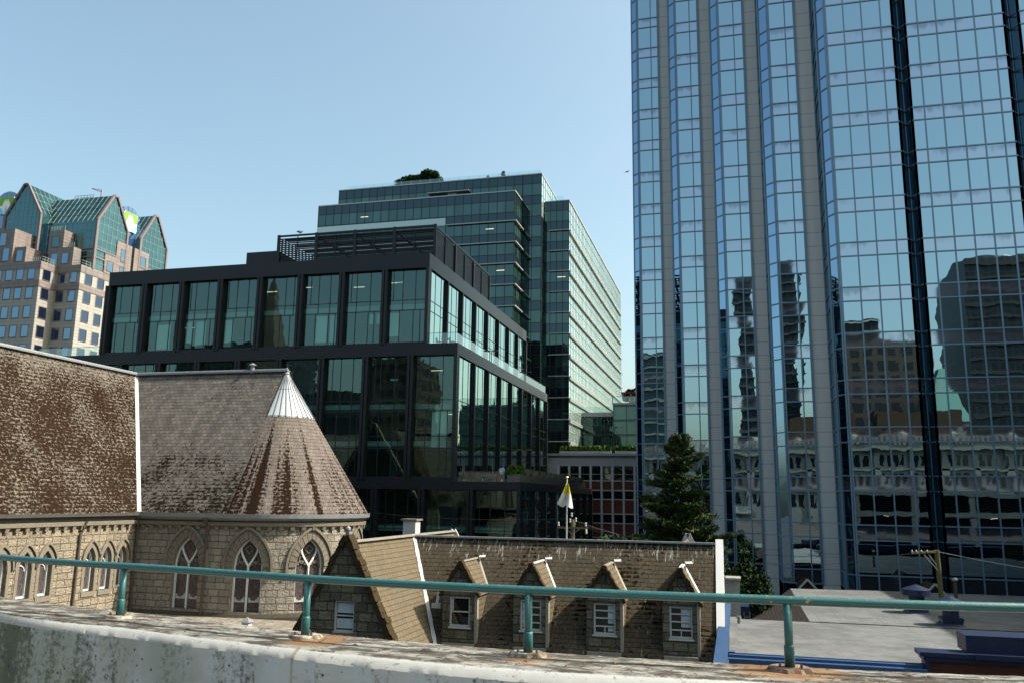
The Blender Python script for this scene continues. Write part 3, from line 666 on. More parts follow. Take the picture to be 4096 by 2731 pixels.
# glass gables: ridge direction, pentagon prism with glazing bars
def gable_y(xc, hw, ze, zr, y0, y1, z0, edge):
    """gable facing -Y, ridge along Y, little flat top"""
    prof = [(xc-hw,z0),(xc+hw,z0),(xc+hw,ze),(xc+edge,zr),(xc-edge,zr),(xc-hw,ze)]
    f = MB(); f.face([(x,y0,z) for x, z in prof]); o = f.build('glass_gable', M['lglass'], L)
    r = MB(); r.face([(xc+edge,y0,zr),(xc+hw,y0,ze),(xc+hw,y1,ze),(xc+edge,y1,zr)]); r.face([(xc-edge,y0,zr),(xc-edge,y1,zr),(xc-hw,y1,ze),(xc-hw,y0,ze)]); r.face([(xc-edge,y0,zr),(xc+edge,y0,zr),(xc+edge,y1,zr),(xc-edge,y1,zr)]); r.build('glass_roof', M['lroof'], L)
    s = MB(); s.face([(xc+hw,y0,z0),(xc+hw,y1,z0),(xc+hw,y1,ze),(xc+hw,y0,ze)]); s.build('glass_side', M['lglass'], L)
    b = MB(); P = [(x, y0-.05, z) for x, z in prof]
    for a, c in ((P[1],P[2]),(P[2],P[3]),(P[3],P[4]),(P[4],P[5]),(P[5],P[0])): b.bar(a, c, .55, .5)
    for zz in (ze-7.2, ze-9.2): 
        if zz > z0: b.bar((xc-hw,y0-.05,zz),(xc+hw,y0-.05,zz),.35)
    b.build('gable_trim', M['pinktrim'], L)
    g2 = MB()
    k = -int(hw/1.3)*1.3
    while k <= hw-.1:
        top = ze + (zr-ze)*(hw-abs(k))/(hw-edge) if abs(k) > edge else zr; g2.bar((xc+k,y0-.03,z0),(xc+k,y0-.03,top),.05); k += 1.3
    z = z0
    while z < zr-.5:
        h = hw if z < ze else edge+(hw-edge)*(zr-z)/(zr-ze); g2.bar((xc-h,y0-.03,z),(xc+h,y0-.03,z),.06); z += 1.9
    y = y0
    while y < y1: g2.bar((xc+edge,y,zr+.03),(xc+hw+.03,y,ze),.08); y += 1.5
    for t_ in (.25,.5,.75): g2.bar((xc+edge+(hw-edge)*t_+.03,y0,zr+(ze-zr)*t_+.03),(xc+edge+(hw-edge)*t_+.03,y1,zr+(ze-zr)*t_+.03),.06)
    g2.build('glazing_bar', M['lline'], L)
def gable_x(yc, hw, ze, zr, x0, x1, z0, edge):
    """gable facing +X, ridge along X"""
    prof = [(yc-hw,z0),(yc+hw,z0),(yc+hw,ze),(yc+edge,zr),(yc-edge,zr),(yc-hw,ze)]
    f = MB(); f.face([(x1,y,z) for y, z in prof]); f.build('glass_gable', M['lglass'], L)
    r = MB(); r.face([(x0,yc-hw,ze),(x1,yc-hw,ze),(x1,yc-edge,zr),(x0,yc-edge,zr)]); r.face([(x0,yc+edge,zr),(x1,yc+edge,zr),(x1,yc+hw,ze),(x0,yc+hw,ze)]); r.face([(x0,yc-edge,zr),(x1,yc-edge,zr),(x1,yc+edge,zr),(x0,yc+edge,zr)]); r.build('glass_roof', M['lroof'], L)
    s = MB(); s.face([(x0,yc-hw,z0),(x1,yc-hw,z0),(x1,yc-hw,ze),(x0,yc-hw,ze)]); s.build('glass_side', M['lglass'], L)
    b = MB(); P = [(x1+.05, y, z) for y, z in prof]
    for a, c in ((P[5],P[0]),(P[1],P[2]),(P[2],P[3]),(P[3],P[4]),(P[4],P[5])): b.bar(a, c, .55, .5)
    for zz in (ze-7.0, ze-9.0):
        if zz > z0: b.bar((x1+.05,yc-hw,zz),(x1+.05,yc+hw,zz),.35); b.bar((x0,yc-hw-.05,zz),(x1,yc-hw-.05,zz),.35)
    b.build('gable_trim', M['pinktrim'], L)
    g2 = MB(); k = -int(hw/1.5)*1.5
    while k <= hw-.1:
        top = ze + (zr-ze)*(hw-abs(k))/(hw-edge) if abs(k) > edge else zr; g2.bar((x1+.03,yc+k,z0),(x1+.03,yc+k,top),.07); k += 1.5
    z = z0
    while z < zr-.5:
        h = hw if z < ze else edge+(hw-edge)*(zr-z)/(zr-ze); g2.bar((x1+.03,yc-h,z),(x1+.03,yc+h,z),.06)
        if z < ze: g2.bar((x0,yc-hw-.03,z),(x1,yc-hw-.03,z),.06)
        z += 1.9
    x = x1
    while x > x0: g2.bar((x,yc-edge,zr+.03),(x,yc-hw-.03,ze),.08); g2.bar((x,yc-hw-.03,z0),(x,yc-hw-.03,ze),.06); x -= 1.4
    for t_ in (.25,.5,.75): g2.bar((x0,yc-edge-(hw-edge)*t_-.03,zr+(ze-zr)*t_+.03),(x1,yc-edge-(hw-edge)*t_-.03,zr+(ze-zr)*t_+.03),.06)
    g2.build('glazing_bar', M['lline'], L)
gable_y(-162.3, 5.2, 80.9, 88.6, 156.0, 172, 67, .5)
gable_x(163.0, 5.1, 79.0, 86.5, -160, -142.6, 67, .6)
gable_x(178.0, 5.1, 79.0, 86.5, -155, -142.6, 60, .6)
# roof platforms, mast, discs with the tower's emblem
rp = MB(); rp.box(-169,-164.5,172,174,88.0,88.6); rp.box(-163,-157.5,172,174,88.4,90.2)
for x0,x1,y,z in ((-170,-164.3,171.9,88.6),(-163,-157.3,171.9,90.2)):
    for k in range(7): x = x0+(x1-x0)*k/6; rp.bar((x,y,z),(x,y,z+1.2),.08)
    for h in (.6,1.2): rp.bar((x0,y,z+h),(x1,y,z+h),.08)
rp.build('roof_platform', M['gutter'], L)
cr = MB(); cr.bar((-155,172,86),(-155,172,92.4),.25); cr.bar((-155,172,92.0),(-158.1,172,93.1),.16); cr.bar((-155,172,92.5),(-158.1,172,93.2),.1); cr.build('davit_crane', M['offwhite'], L)
def emblem(axis, cx, cy, cz, r=4.0):
    """half round glass disc with the green, white and blue emblem; axis x: faces -Y, axis y: faces +X"""
    P = (lambda u, d, z: (cx+u, cy-d, cz+z)) if axis == 'x' else (lambda u, d, z: (cx+d, cy+u, cz+z))
    d = MB(); n = 28; pts = [(r*math.cos(math.pi*k/n), r*math.sin(math.pi*k/n)) for k in range(n+1)] + [(-r,-6),(r,-6)]
    d.prism([P(u,-.9,z) for u, z in pts], [P(u,0,z) for u, z in pts]); o = d.build('round_gable', M['dome'], L)
    bb = MB()
    for k in range(0, n, 4): a = pts[k]; bb.bar(P(a[0],.06,a[1]), P(a[0]*.72,.06,a[1]*.72), .10)
    bb.build('disc_rib', M['lline'], o)
    W, H = 2.4, 2.35
    def rr(x0,x1,z0,z1,rad):
        out = []
        for (ax,az,a0) in ((x1-rad,z1-rad,0),(x0+rad,z1-rad,90),(x0+rad,z0+rad,180),(x1-rad,z0+rad,270)):
            for k in range(6): a = R_(a0+18*k); out.append((ax+rad*math.cos(a), az+rad*math.sin(a)))
        return out
    q = rr(-W,W,-H,H,.6); s = MB(); s.prism([P(x,.1,z) for x, z in q], [P(x,.35,z) for x, z in q]); sg = s.build('logo_sign', M['logo_w'], L)
    sx, sz = W/3.3, H/4.2
    def fld(nm, mt, polys):
        g_ = MB(); [g_.face([P(x*sx,.39,z*sz) for x, z in pl_]) for pl_ in polys]; g_.build(nm, M[mt], sg)
    fld('green_field','logo_g',[[(-3.3,3.2),(-2.6,4.2),(0,4.2),(0,2.0),(-.35,3.3),(-.55,3.3),(-1.25,1.9),(-1.9,-.1),(-3.3,.4)],[(3.3,3.2),(3.3,.4),(1.9,-.1),(1.25,1.9),(.55,3.3),(.35,3.3),(0,2.0),(0,4.2),(2.6,4.2)]])
    fld('blue_field','logo_b',[[(-3.3,-1.0),(-2.0,-1.2),(-1.0,-3.0),(-.55,-4.1),(-2.4,-4.2),(-3.3,-3.3)],[(3.3,-1.0),(3.3,-3.3),(2.4,-4.2),(.55,-4.1),(1.0,-3.0),(2.0,-1.2)],[(0,-.2),(-.45,-1.6),(-.3,-3.6),(.3,-3.6),(.45,-1.6)]])
emblem('x', -180.2, 168, 88.7); emblem('y', -144.5, 170.6, 82.6)
# penthouse guard rails on the setbacks
gr = MB()
for (a, b_) in (((-152,150.1,67.1),(XB,150.1,67.1)),((XB,150.1,67.1),(XB,154.3,67.1)),((-145,154.6,67.1),(XD,154.6,67.1)),((XD,154.6,67.1),(XD,161,67.1)),((-152.4,154.9,75.9),(-148.6,154.9,75.9)),((-148.6,154.8,71.6),(-145.5,154.8,71.6))):
    for h in (.5,1.1): gr.bar((a[0],a[1],a[2]+h),(b_[0],b_[1],b_[2]+h),.07)
    for k in range(6): p = Vector(a).lerp(Vector(b_), k/5); gr.bar(p, p+Vector((0,0,1.1)), .07)
gr.build('guard_rail', M['lline'], L)
M['coping_w'] = plain('white painted coping', (.50,.50,.49), .6, var=.06, scale=5, streak=.08)
M['limestone'] = plain('pale limestone coping', (.62,.58,.42), .8, var=.15)
# ------------------------------------------------------------ stone church
CH = thing('stone_church', (-40, 46, 0), 'old stone church with mossy slate roofs, round apse and traceried windows on the left', 'church')
XA, YAP, RW = -29.9, 52.1, 5.7           # apse centre and wall radius
WZ0, WZ1 = 6.0, 14.32
XT = -36.4                                # transept wall plane, faces +X
def m_choir(s, z, d=0):
    if s <= XA: return (s, YAP-RW+d, z)
    a = (s-XA)/RW; return (XA+(RW-d)*math.sin(a), YAP-(RW-d)*math.cos(a), z)
def m_tran(s, z, d=0): return (XT-d, s, z)
def arch_z(x, w, zs, za):
    """half width position x (0..w/2) -> intrados height of a pointed arch rising from zs to za"""
    h = za-zs; hw = w/2; R = (hw*hw+h*h)/(2*hw); c = R-hw     # arc centre on the far side
    return zs + math.sqrt(max(R*R-(abs(x)+c)**2, 0))
def outline(w, zs, za, n=12):
    """from left springing over the apex to right springing"""
    h = za-zs; hw = w/2; R = (hw*hw+h*h)/(2*hw); c = R-hw; amax = math.atan2(h, c)
    right = [(R*math.cos(a)-c, zs+R*math.sin(a)) for a in [amax*k/n for k in range(n+1)]]
    return [(-x, z) for x, z in right] + [(x, z) for x, z in reversed(right[:-1])]
def gothic_wall(mp, s0, s1, z0, z1, ops, mat, seg=.45):
    mb = MB(); cuts = {s0, s1}
    for (sc, w, zb, zs, za) in ops:
        for k in range(17): cuts.add(sc-w/2+w*k/16)
    s = s0
    while s < s1:
        if not any(abs(s-o[0]) < o[1]/2 for o in ops): cuts.add(s)
        s += seg
    cuts = sorted(cuts)
    def q(a, b, za0, za1, zb0, zb1): mb.face([mp(a,za0), mp(b,zb0), mp(b,zb1), mp(a,za1)], [(a,za0),(b,zb0),(b,zb1),(a,za1)])
    for a, b in zip(cuts, cuts[1:]):
        if b-a < 1e-5: continue
        o = next((o for o in ops if abs((a+b)/2-o[0]) < o[1]/2), None)
        if o is None: q(a, b, z0, z1, z0, z1)
        else:
            sc, w, zb, zs, za = o; q(a, b, z0, zb, z0, zb); q(a, b, arch_z(a-sc,w,zs,za), z1, arch_z(b-sc,w,zs,za), z1)
    return mb.build('wall', mat, CH)
def strip(mb, mp, sc, outer, inner, d0, d1):
    """band between two outlines at depth d0 with edges back to d1"""
    for i in range(len(outer)-1):
        a, b, c, e = outer[i], outer[i+1], inner[i+1], inner[i]
        mb.face([mp(sc+a[0],a[1],d0), mp(sc+b[0],b[1],d0), mp(sc+c[0],c[1],d0), mp(sc+e[0],e[1],d0)])
        mb.face([mp(sc+e[0],e[1],d0), mp(sc+c[0],c[1],d0), mp(sc+c[0],c[1],d1), mp(sc+e[0],e[1],d1)])
        mb.face([mp(sc+b[0],b[1],d0), mp(sc+a[0],a[1],d0), mp(sc+a[0],a[1],d1), mp(sc+b[0],b[1],d1)])
def ring(mb, mp, sc, w, zb, zs, za, t, d0, d1, legs=True):
    def full(w_, za_, zb_):
        o = outline(w_, zs, za_); return ([(-w_/2, zb_)] if legs else []) + o + ([(w_/2, zb_)] if legs else [])
    strip(mb, mp, sc, full(w+2*t, za+t*1.25, zb), full(w, za, zb), d0, d1)
def gothic_window(mp, sc, w, zb, zs, za, kind, depth=.38):
    gl = MB(); o_ = [(-w/2,zb)] + outline(w, zs, za) + [(w/2,zb)]
    n = len(o_)
    for i in range(n//2):
        a, b, c, e = o_[i], o_[i+1], o_[n-2-i], o_[n-1-i]
        gl.face([mp(sc+a[0],a[1],depth), mp(sc+e[0],e[1],depth), mp(sc+c[0],c[1],depth), mp(sc+b[0],b[1],depth)], [a,e,c,b])
    win = gl.build('window', M['stained'], CH)
    rv = MB()                                      # reveal
    for i in range(n):
        a, b = o_[i], o_[(i+1) % n]
        rv.face([mp(sc+a[0],a[1],0), mp(sc+b[0],b[1],0), mp(sc+b[0],b[1],depth+.02), mp(sc+a[0],a[1],depth+.02)])
    rv.build('reveal', M['trim'], win)
    fr = MB()
    if kind == 'tracery':
        tw = .085
        ring(fr, mp, sc, w-2*tw, zb, zs, za-tw*1.3, tw, depth-.12, depth)
        def bar(p, q, t=.07, dd=.10, mi=0):
            fr.bar(mp(sc+p[0],p[1],depth-dd/2), mp(sc+q[0],q[1],depth-dd/2), t, dd, mi)
        bar((0,zb),(0,zs+.05),.10)
        # two sub arches that split from the mullion like a Y
        for sg in (-1,1):
            P = []
            for k in range(9):
                t_ = k/8; P.append((sg*(w/2-.05)*math.sin(t_*math.pi/2)**1.15*.62, zs+.05+(za-zs)*.66*t_))
            for a, b in zip(P, P[1:]): bar(a, b, .085)
            # cusped heads of the two lights
            cx = sg*w/4; hw = w/4-.06
            for lv, zc in enumerate((zs-.12,)):
                pts = [(cx+hw*math.cos(math.pi*k/8), zc+hw*1.15*math.sin(math.pi*k/8)) for k in range(9)]
                for a, b in zip(pts, pts[1:]): bar(a, b, .05, .07, 1)
                for k in (2,4,6): a = pts[k]; bar(a, (cx+(a[0]-cx)*.66, zc+(a[1]-zc)*.66), .06, .07, 1)
            # small lights above
            cx2 = sg*w*.25; zc = zs+.42
            pts = [(cx2+.17*math.cos(2*math.pi*k/8), zc+.24*math.sin(2*math.pi*k/8)) for k in range(9)]
            for a, b in zip(pts, pts[1:]): bar(a, b, .045, .06, 1)
        zc = zs+(za-zs)*.62                       # quatrefoil in the head
        for q in range(4):
            ox, oz = .12*math.cos(q*math.pi/2), .12*math.sin(q*math.pi/2)
            pts = [(ox+.12*math.cos(q*math.pi/2-2.1+4.2*k/6), zc+oz+.12*math.sin(q*math.pi/2-2.1+4.2*k/6)) for k in range(7)]
            for a, b in zip(pts, pts[1:]): bar(a, b, .045, .06, 1)
        fr.build('tracery', [M['white_win'], M['trim']], win)
        wh = MB()
        for cx in (-w/4, w/4):
            for k in range(6):
                x0 = cx-w/4+.12+k*(w/2-.24)/6; hgt = (.30,.16,.10,.12,.22,.34)[k]
                wh.face([mp(sc+x0,zb+.55,depth-.012), mp(sc+x0+(w/2-.24)/6,zb+.55,depth-.012), mp(sc+x0+(w/2-.24)/6,zb+.55+hgt,depth-.012), mp(sc+x0,zb+.55+hgt*.9,depth-.012)])
        wh.build('pale_pane', M['white'], win)
    else:
        tw = .07; ring(fr, mp, sc, w-2*tw, zb, zs, za-tw*1.4, tw, depth-.14, depth); fr.bar(mp(sc-w/2+.02,zb+.04,depth-.07), mp(sc+w/2-.02,zb+.04,depth-.07), .09, .14)
        ring(fr, mp, sc, w-2*tw-.14, zb, zs-.18, zs+.12, .035, depth-.05, depth, False)
        fr.build('frame', M['white_win'], win)
    vs = MB()
    if kind == 'tracery':
        ring(vs, mp, sc, w+.02, zs-.1, zs, za+.02, .42, -.03, .02, False)
        h = MB(); ring(h, mp, sc, w+.98, zs-.55, zs, za+.60, .14, -.14, .02, True); h.build('hood_mould', M['trim'], win)
        # joints between the voussoirs
        jn = MB(); A = outline(w+.04, zs, za+.03, 7); Bo = outline(w+.84, zs, za+.53, 7)
        for a, b in zip(A, Bo): jn.bar(mp(sc+a[0],a[1],-.034), mp(sc+b[0],b[1],-.034), .018, .018)
        jn.build('voussoir_joint', M['trim_d'], win)
    else:
        ring(vs, mp, sc, w+.02, zb, zs, za+.02, .20, -.03, .02)
        h = MB(); ring(h, mp, sc, w+.52, zs-.15, zs, za+.36, .10, -.13, .02, False); h.build('hood_mould', M['trim'], win)
        s_ = MB(); a = mp(sc-w/2-.15,zb-.28,-.06); b = mp(sc+w/2+.15,zb,.3); s_.box(a[0],b[0],a[1],b[1],a[2],b[2]); s_.build('sill', M['trim'], win)
    vs.build('arch_ring', M['trim'], win)
def a2s(deg): return XA + RW*R_(deg)
ch_ops = [(-32.68,1.85,9.15,11.75,13.42),(a2s(13.4),1.85,9.08,11.70,13.38),(a2s(52),1.85,9.05,11.70,13.38),(a2s(94),1.85,9.05,11.70,13.38),(a2s(140),1.85,9.05,11.7,13.38)]
gothic_wall(m_choir, XT, a2s(180), WZ0, WZ1, ch_ops, M['stone_c'])
for o in ch_ops[:4]: gothic_window(m_choir, *o, 'tracery')
tr_ops = [(s, .78, 10.38, 12.05, 12.86) for s in (42.62, 43.95, 45.27)] + [(s, .84, 10.45, 12.0, 12.84) for s in (36.3, 37.9, 39.3)] + [(s,.84,10.45,12.0,12.84) for s in (31.0,32.4,33.8)]
gothic_wall(m_tran, 24, 46.4, WZ0, 14.32, tr_ops, M['stone_sunlit'], .8)
for o in tr_ops[:6]: gothic_window(m_tran, *o, 'lancet')
# cornice, corbels, gutters
sc_ = MB(); sg = MB(); cbm = MB(); smax = a2s(178)
def band(mb, mp, s0, s1, prof, seg=.5, mi=0):
    n = max(1, int((s1-s0)/seg))
    for k in range(n):
        a, b = s0+(s1-s0)*k/n, s0+(s1-s0)*(k+1)/n
        for (d0,z0),(d1,z1) in zip(prof, prof[1:]): mb.face([mp(a,z0,d0), mp(b,z0,d0), mp(b,z1,d1), mp(a,z1,d1)], [(a,z0),(b,z0),(b,z1+d1),(a,z1+d1)], mi)
band(sc_, m_choir, XT, smax, [(0,14.08),(-.20,14.14),(-.22,14.34),(0,14.42)]); 
band(sc_, m_tran, 24, 46.4, [(0,14.08),(-.20,14.14),(-.22,14.34),(0,14.42)])
sc_.build('cornice', M['trim'], CH)
band(sg, m_choir, XT, smax, [(0,14.42),(-.12,14.42),(-.30,14.50),(-.44,14.62),(-.46,14.86),(-.36,14.86)])
sg.build('gutter', M['lead'], CH)
sg = MB(); band(sg, m_tran, 24, 46.1, [(0,14.36),(-.14,14.36),(-.16,14.60),(-.44,14.66),(-.46,14.84),(-.36,14.84)]); sg.build('gutter', M['gutter'], CH)
s = XT+.5
while s < smax:
    a = m_choir(s-.11,13.86,-.16); c = m_choir(s,13.8,-.08); P = [m_choir(s-.12,13.90,-.0), m_choir(s+.12,13.90,-.0), m_choir(s+.12,13.90,-.15), m_choir(s-.12,13.90,-.15)]
    P2 = [m_choir(s-.12,14.10,-.0), m_choir(s+.12,14.10,-.0), m_choir(s+.12,14.10,-.20), m_choir(s-.12,14.10,-.20)]; cbm.prism(P, P2)
    s += .66
s = 24.4
while s < 46:
    cbm.prism([m_tran(s-.12,13.9,0), m_tran(s+.12,13.9,0), m_tran(s+.12,13.9,-.15), m_tran(s-.12,13.9,-.15)], [m_tran(s-.12,14.1,0), m_tran(s+.12,14.1,0), m_tran(s+.12,14.1,-.2), m_tran(s-.12,14.1,-.2)]); s += .66
cbm.build('corbel_table', M['trim'], CH)
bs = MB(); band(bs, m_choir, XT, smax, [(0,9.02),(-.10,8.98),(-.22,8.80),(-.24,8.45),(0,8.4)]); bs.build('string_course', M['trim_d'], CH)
# roofs
ZE, ZR, HE = 14.82, 24.5, 6.1
r = MB(); a, b = (XA, YAP, ZR), (-42.2, YAP, ZR)
r.face([(-36.05,YAP-HE,ZE),(XA,YAP-HE,ZE),(XA,YAP,ZR),(-42.15,YAP,ZR)]); r.face([(XA,YAP+HE,ZE),(-60,YAP+HE,ZE),(-60,YAP,ZR),(XA,YAP,ZR)])
r.build('roof', M['slate_choir'], CH)
r = MB(); r.face([(-36.05,YAP-HE,ZE),(-42.15,YAP,ZR),(-42.15,24,ZR),(-36.05,24,ZE)]); r.face([(-42.15,YAP,ZR),(-36.05,YAP+HE,ZE),(-36.05,66,ZE),(-42.15,66,ZR)]); r.face([(-42.15,YAP,ZR),(-48.3,YAP+HE,ZE),(-48.3,24,ZE),(-42.15,24,ZR)]); r.build('roof', M['slate_nave'], CH)
SL = math.hypot(ZR-ZE, HE)
r = MB(); cp = MB(); sm = MB(); n = 40; cut = .335
for k in range(n):
    a0, a1 = math.pi*k/n, math.pi*(k+1)/n
    p = lambda f, a: (XA+HE*f*math.sin(a), YAP-HE*f*math.cos(a), ZR+(ZE-ZR)*f)
    am = HE*(a0+.0)
    NB = 8
    for j in range(NB):
        f0, f1 = cut+(1-cut)*j/NB, cut+(1-cut)*(j+1)/NB
        r.face([p(f1,a0),p(f1,a1),p(f0,a1),p(f0,a0)], [(HE*a0,-SL*f1),(HE*a1,-SL*f1),(HE*a1,-SL*f0),(HE*a0,-SL*f0)])
    cp.face([p(cut+.01,a0),p(cut+.01,a1),p(0,a1)])
ZC_ = .05
for k in range(0, 17):
    a = math.pi*k/16; q = lambda f: (XA+HE*f*math.sin(a)*1.0+.02*math.sin(a), YAP-HE*f*math.cos(a)-.02*math.cos(a), ZR+(ZE-ZR)*f+.03)
    sm.bar(q(.02), q(cut+.01), .035)
r.build('apse_roof', M['slate_apse'], CH); o = cp.build('metal_cap', M['cap_metal'], CH)
for k in range(20):
    a0, a1 = math.pi*k/20, math.pi*(k+1)/20; q = lambda a, f: (XA+(HE*f+.02)*math.sin(a), YAP-(HE*f+.02)*math.cos(a), ZR+(ZE-ZR)*f+.02); sm.bar(q(a0,.14), q(a1,.14), .02)
sm.build('standing_seam', M['lead'], o)
rc = MB(); rc.bar((-42.2,YAP,ZR+.02),(XA+.15,YAP,ZR+.02),.42,.10); rc.tube([(-42.2,YAP,ZR+.1),(XA+.1,YAP,ZR+.1)],.10,8); rc.bar((-42.15,24,ZR+.04),(-42.15,YAP,ZR+.04),.46,.10); rc.tube([(-42.15,24,ZR+.12),(-42.15,YAP,ZR+.12)],.11,8)
rc.lathe((XA,YAP,ZR-.2), [(.25,0),(.10,.22),(.08,.42),(0,.46)], 10)
rc.build('ridge_capping', M['lead'], CH)
MB().bar((-36.03,YAP-HE-.03,ZE+.04),(-42.15,YAP-.03,ZR+.04),.24,.10).build('valley_flashing', M['white'], CH)
vp = MB(); vp.tube([(-32.6,YAP,24.4),(-32.6,YAP,24.95)],.14,12); vp.lathe((-32.6,YAP,24.98), [(0,.0),(.30,0),(.06,.16),(0,.16)], 14); vp.build('roof_vent', M['lead'], CH)
gc = MB(); gc.bar((-42.15,66.1,ZR+.25),(-35.9,66.1,ZE+.1),.5,.5,up=(0,1,0)); gc.bar((-42.15,66.1,ZR+.25),(-48.4,66.1,ZE+.1),.5,.5,up=(0,1,0)); gc.build('gable_coping', M['limestone'], CH)
gc = MB(); gc.face([(-48.2,66,0),(-48.2,66,ZE),(-42.15,66,ZR),(-36.2,66,ZE),(-36.2,66,0)]); gc.box(-36.5,-36.2,58,66,0,14.5); gc.build('wall', M['stone_c'], CH)
# downpipes
dp = MB(); a = m_choir(-31.3,0,-.14); dp.tube([(a[0],a[1]-.2,14.6),(a[0],a[1]-.12,14.2),(a[0],a[1],13.8),(a[0],a[1],11.2),(a[0]-.02,a[1],8.9),(a[0],a[1],6)],.065,8); dp.lathe((a[0],a[1]-.2,14.25),[(.06,0),(.17,.22),(.17,.34),(0,.34)],8); dp.build('downpipe', M['brown_pipe'], CH)
dp = MB(); dp.tube([(XT+.32,41.7,14.4),(XT+.22,41.6,14.05),(XT+.12,41.5,13.6),(XT+.12,41.4,6)],.07,8); dp.build('downpipe', M['brown_pipe'], CH)
dp = MB(); dp.tube([(XT+.2,46.2,14.6),(XT+.1,46.25,6)],.06,8); dp.build('downpipe', M['brown_pipe'], CH)
# unseen body that carries the nave, and the bell tower beyond the left edge of the view
bd = MB(); bd.box(-110,-48.3,46.4,57.8,0,14.3); bd.build('wall', M['stone_c'], CH)
r = MB(); r.face([(-110,46,14.3),(-48.3,46,14.3),(-48.3,52.1,24.4),(-110,52.1,24.4)]); r.face([(-48.3,58.2,14.3),(-110,58.2,14.3),(-110,52.1,24.4),(-48.3,52.1,24.4)]); r.build('roof', M['slate_choir'], CH)
stp = MB(); stp.box(-77,-71,35,41,0,34); stp.build('bell_tower', M['stone_c'], CH)
stp = MB(); stp.prism([(-77,35,34),(-71,35,34),(-71,41,34),(-77,41,34)], [(-74.1,37.9,52),(-73.9,37.9,52),(-73.9,38.1,52),(-74.1,38.1,52)]); stp.build('spire', M['slate_choir'], CH)
lr = MB(); lr.box(-35.5,-18.2,40.5,46.35,0,8.8); tag(lr.build('vestry_annex', M['stone_c']), 'low flat roofed stone annex at the foot of the apse', 'annex')
lv = thing('roof_cowl', (-26.5,43.6,8.8), 'small white peaked roof vent on the low roof below the apse windows', 'roof vent')
MB().box(-26.7,-26.3,43.4,43.8,8.8,9.05).build('vent_body', M['white'], lv); MB().prism([(-26.8,43.3,9.05),(-26.2,43.3,9.05),(-26.2,43.9,9.05),(-26.8,43.9,9.05)], [(-26.52,43.58,9.3),(-26.48,43.58,9.3),(-26.48,43.62,9.3),(-26.52,43.62,9.3)]).build('cap', M['lead'], lv)

# ------------------------------------------------------------ rectory with dormers
RC = thing('rectory', (-8, 39, 0), 'stone rectory with long dark shingle roof, four small dormers and a tall gabled wing', 'house')
ZRR, YRR, SR = 14.13, 39.4, 1.235        # ridge height, ridge Y, front slope
def roofz(y): return ZRR - SR*abs(YRR-y)
YE_, ZE_ = 35.75, ZRR - SR*(39.4-35.75)
r = MB(); r.face([(-15.2,YE_,ZE_),(-.85,YE_,ZE_),(-.85,YRR,ZRR),(-15.2,YRR,ZRR)]); r.face([(-.85,YRR+3.8,ZRR-4.7),(-15.2,YRR+3.8,ZRR-4.7),(-15.2,YRR,ZRR),(-.85,YRR,ZRR)]); r.build('roof', M['slate_rec'], RC)
r = MB(); XW, HWW = -15.2, 2.62; SW = (ZRR+.02-9.6)/HWW
WE = 9.6
r.face([(XW+HWW,32.35,WE),(XW+HWW,45.6,WE),(XW,45.6,ZRR+.02),(XW,32.35,ZRR+.02)]); r.face([(XW-HWW,45.6,WE),(XW-HWW,32.35,WE),(XW,32.35,ZRR+.02),(XW,45.6,ZRR+.02)]); r.build('wing_roof', M['slate_wing'], RC)
bd = MB(); bd.box(-15.2,-.85,36.0,42.8,0,9.5); bd.box(XW-2.4,XW+2.4,32.5,45.3,0,9.5); bd.box(XW-2.4,-3,43.0,45.4,0,9.5); bd.build('wall', M['stone_d'], RC)
# gable end of the wing: stone wall with a sash window, rough coping
gw = MB(); wx0, wx1, wz0, wz1 = -15.64, -14.72, 10.68, 11.92
pl_ = lambda x: min(14.35, WE-.2+(14.45-WE+.2)*(1-abs(x-XW)/2.72))
xs_ = [XW-2.6,-16.9,-16.2,wx0,XW,wx1,-14.2,-13.6,XW+2.6]
for a, b in zip(xs_, xs_[1:]):
    if a >= wx0-1e-6 and b <= wx1+1e-6:
        gw.face([(a,32.0,5),(b,32.0,5),(b,32.0,wz0),(a,32.0,wz0)]); gw.face([(a,32.0,wz1),(b,32.0,wz1),(b,32.0,pl_(b)),(a,32.0,pl_(a))])
    else: gw.face([(a,32.0,5),(b,32.0,5),(b,32.0,pl_(b)),(a,32.0,pl_(a))])
gw.face([(wx0,32,wz0),(wx1,32,wz0),(wx1,32.3,wz0),(wx0,32.3,wz0)]); gw.face([(wx0,32,wz0),(wx0,32.3,wz0),(wx0,32.3,wz1),(wx0,32,wz1)]); gw.face([(wx1,32.3,wz0),(wx1,32,wz0),(wx1,32,wz1),(wx1,32.3,wz1)]); gw.face([(wx0,32.3,wz1),(wx1,32.3,wz1),(wx1,32,wz1),(wx0,32,wz1)])
gw.face([(XW+2.6,32,5),(XW+2.6,32.5,5),(XW+2.6,32.5,9.7),(XW+2.6,32,9.7)])
gw.build('gable_wall', M['stone_d'], RC)
def coping(pa, pb, t, dep, name='coping', mat='coping', par=None, n=14, jit=.02):
    """rough mortared verge built of short jittered lengths"""
    mb = MB(); pa, pb = Vector(pa), Vector(pb)
    pts = [pa.lerp(pb, k/n) for k in range(n+1)]
    for a, b in zip(pts, pts[1:]):
        j = Vector((rnd.uniform(-jit,jit), rnd.uniform(-jit,jit), rnd.uniform(-jit,jit))); mb.bar(a+j, b+(b-a)*.06+j, t*rnd.uniform(.9,1.12), dep*rnd.uniform(.92,1.08), up=(0,1,0))
    return mb.build(name, M[mat], par or RC)
coping((XW-2.75,32.15,9.3),(XW-.02,32.15,14.42),.20,.50,n=26,jit=.035); coping((XW+2.75,32.15,9.3),(XW+.02,32.15,14.42),.22,.52,n=26,jit=.04)
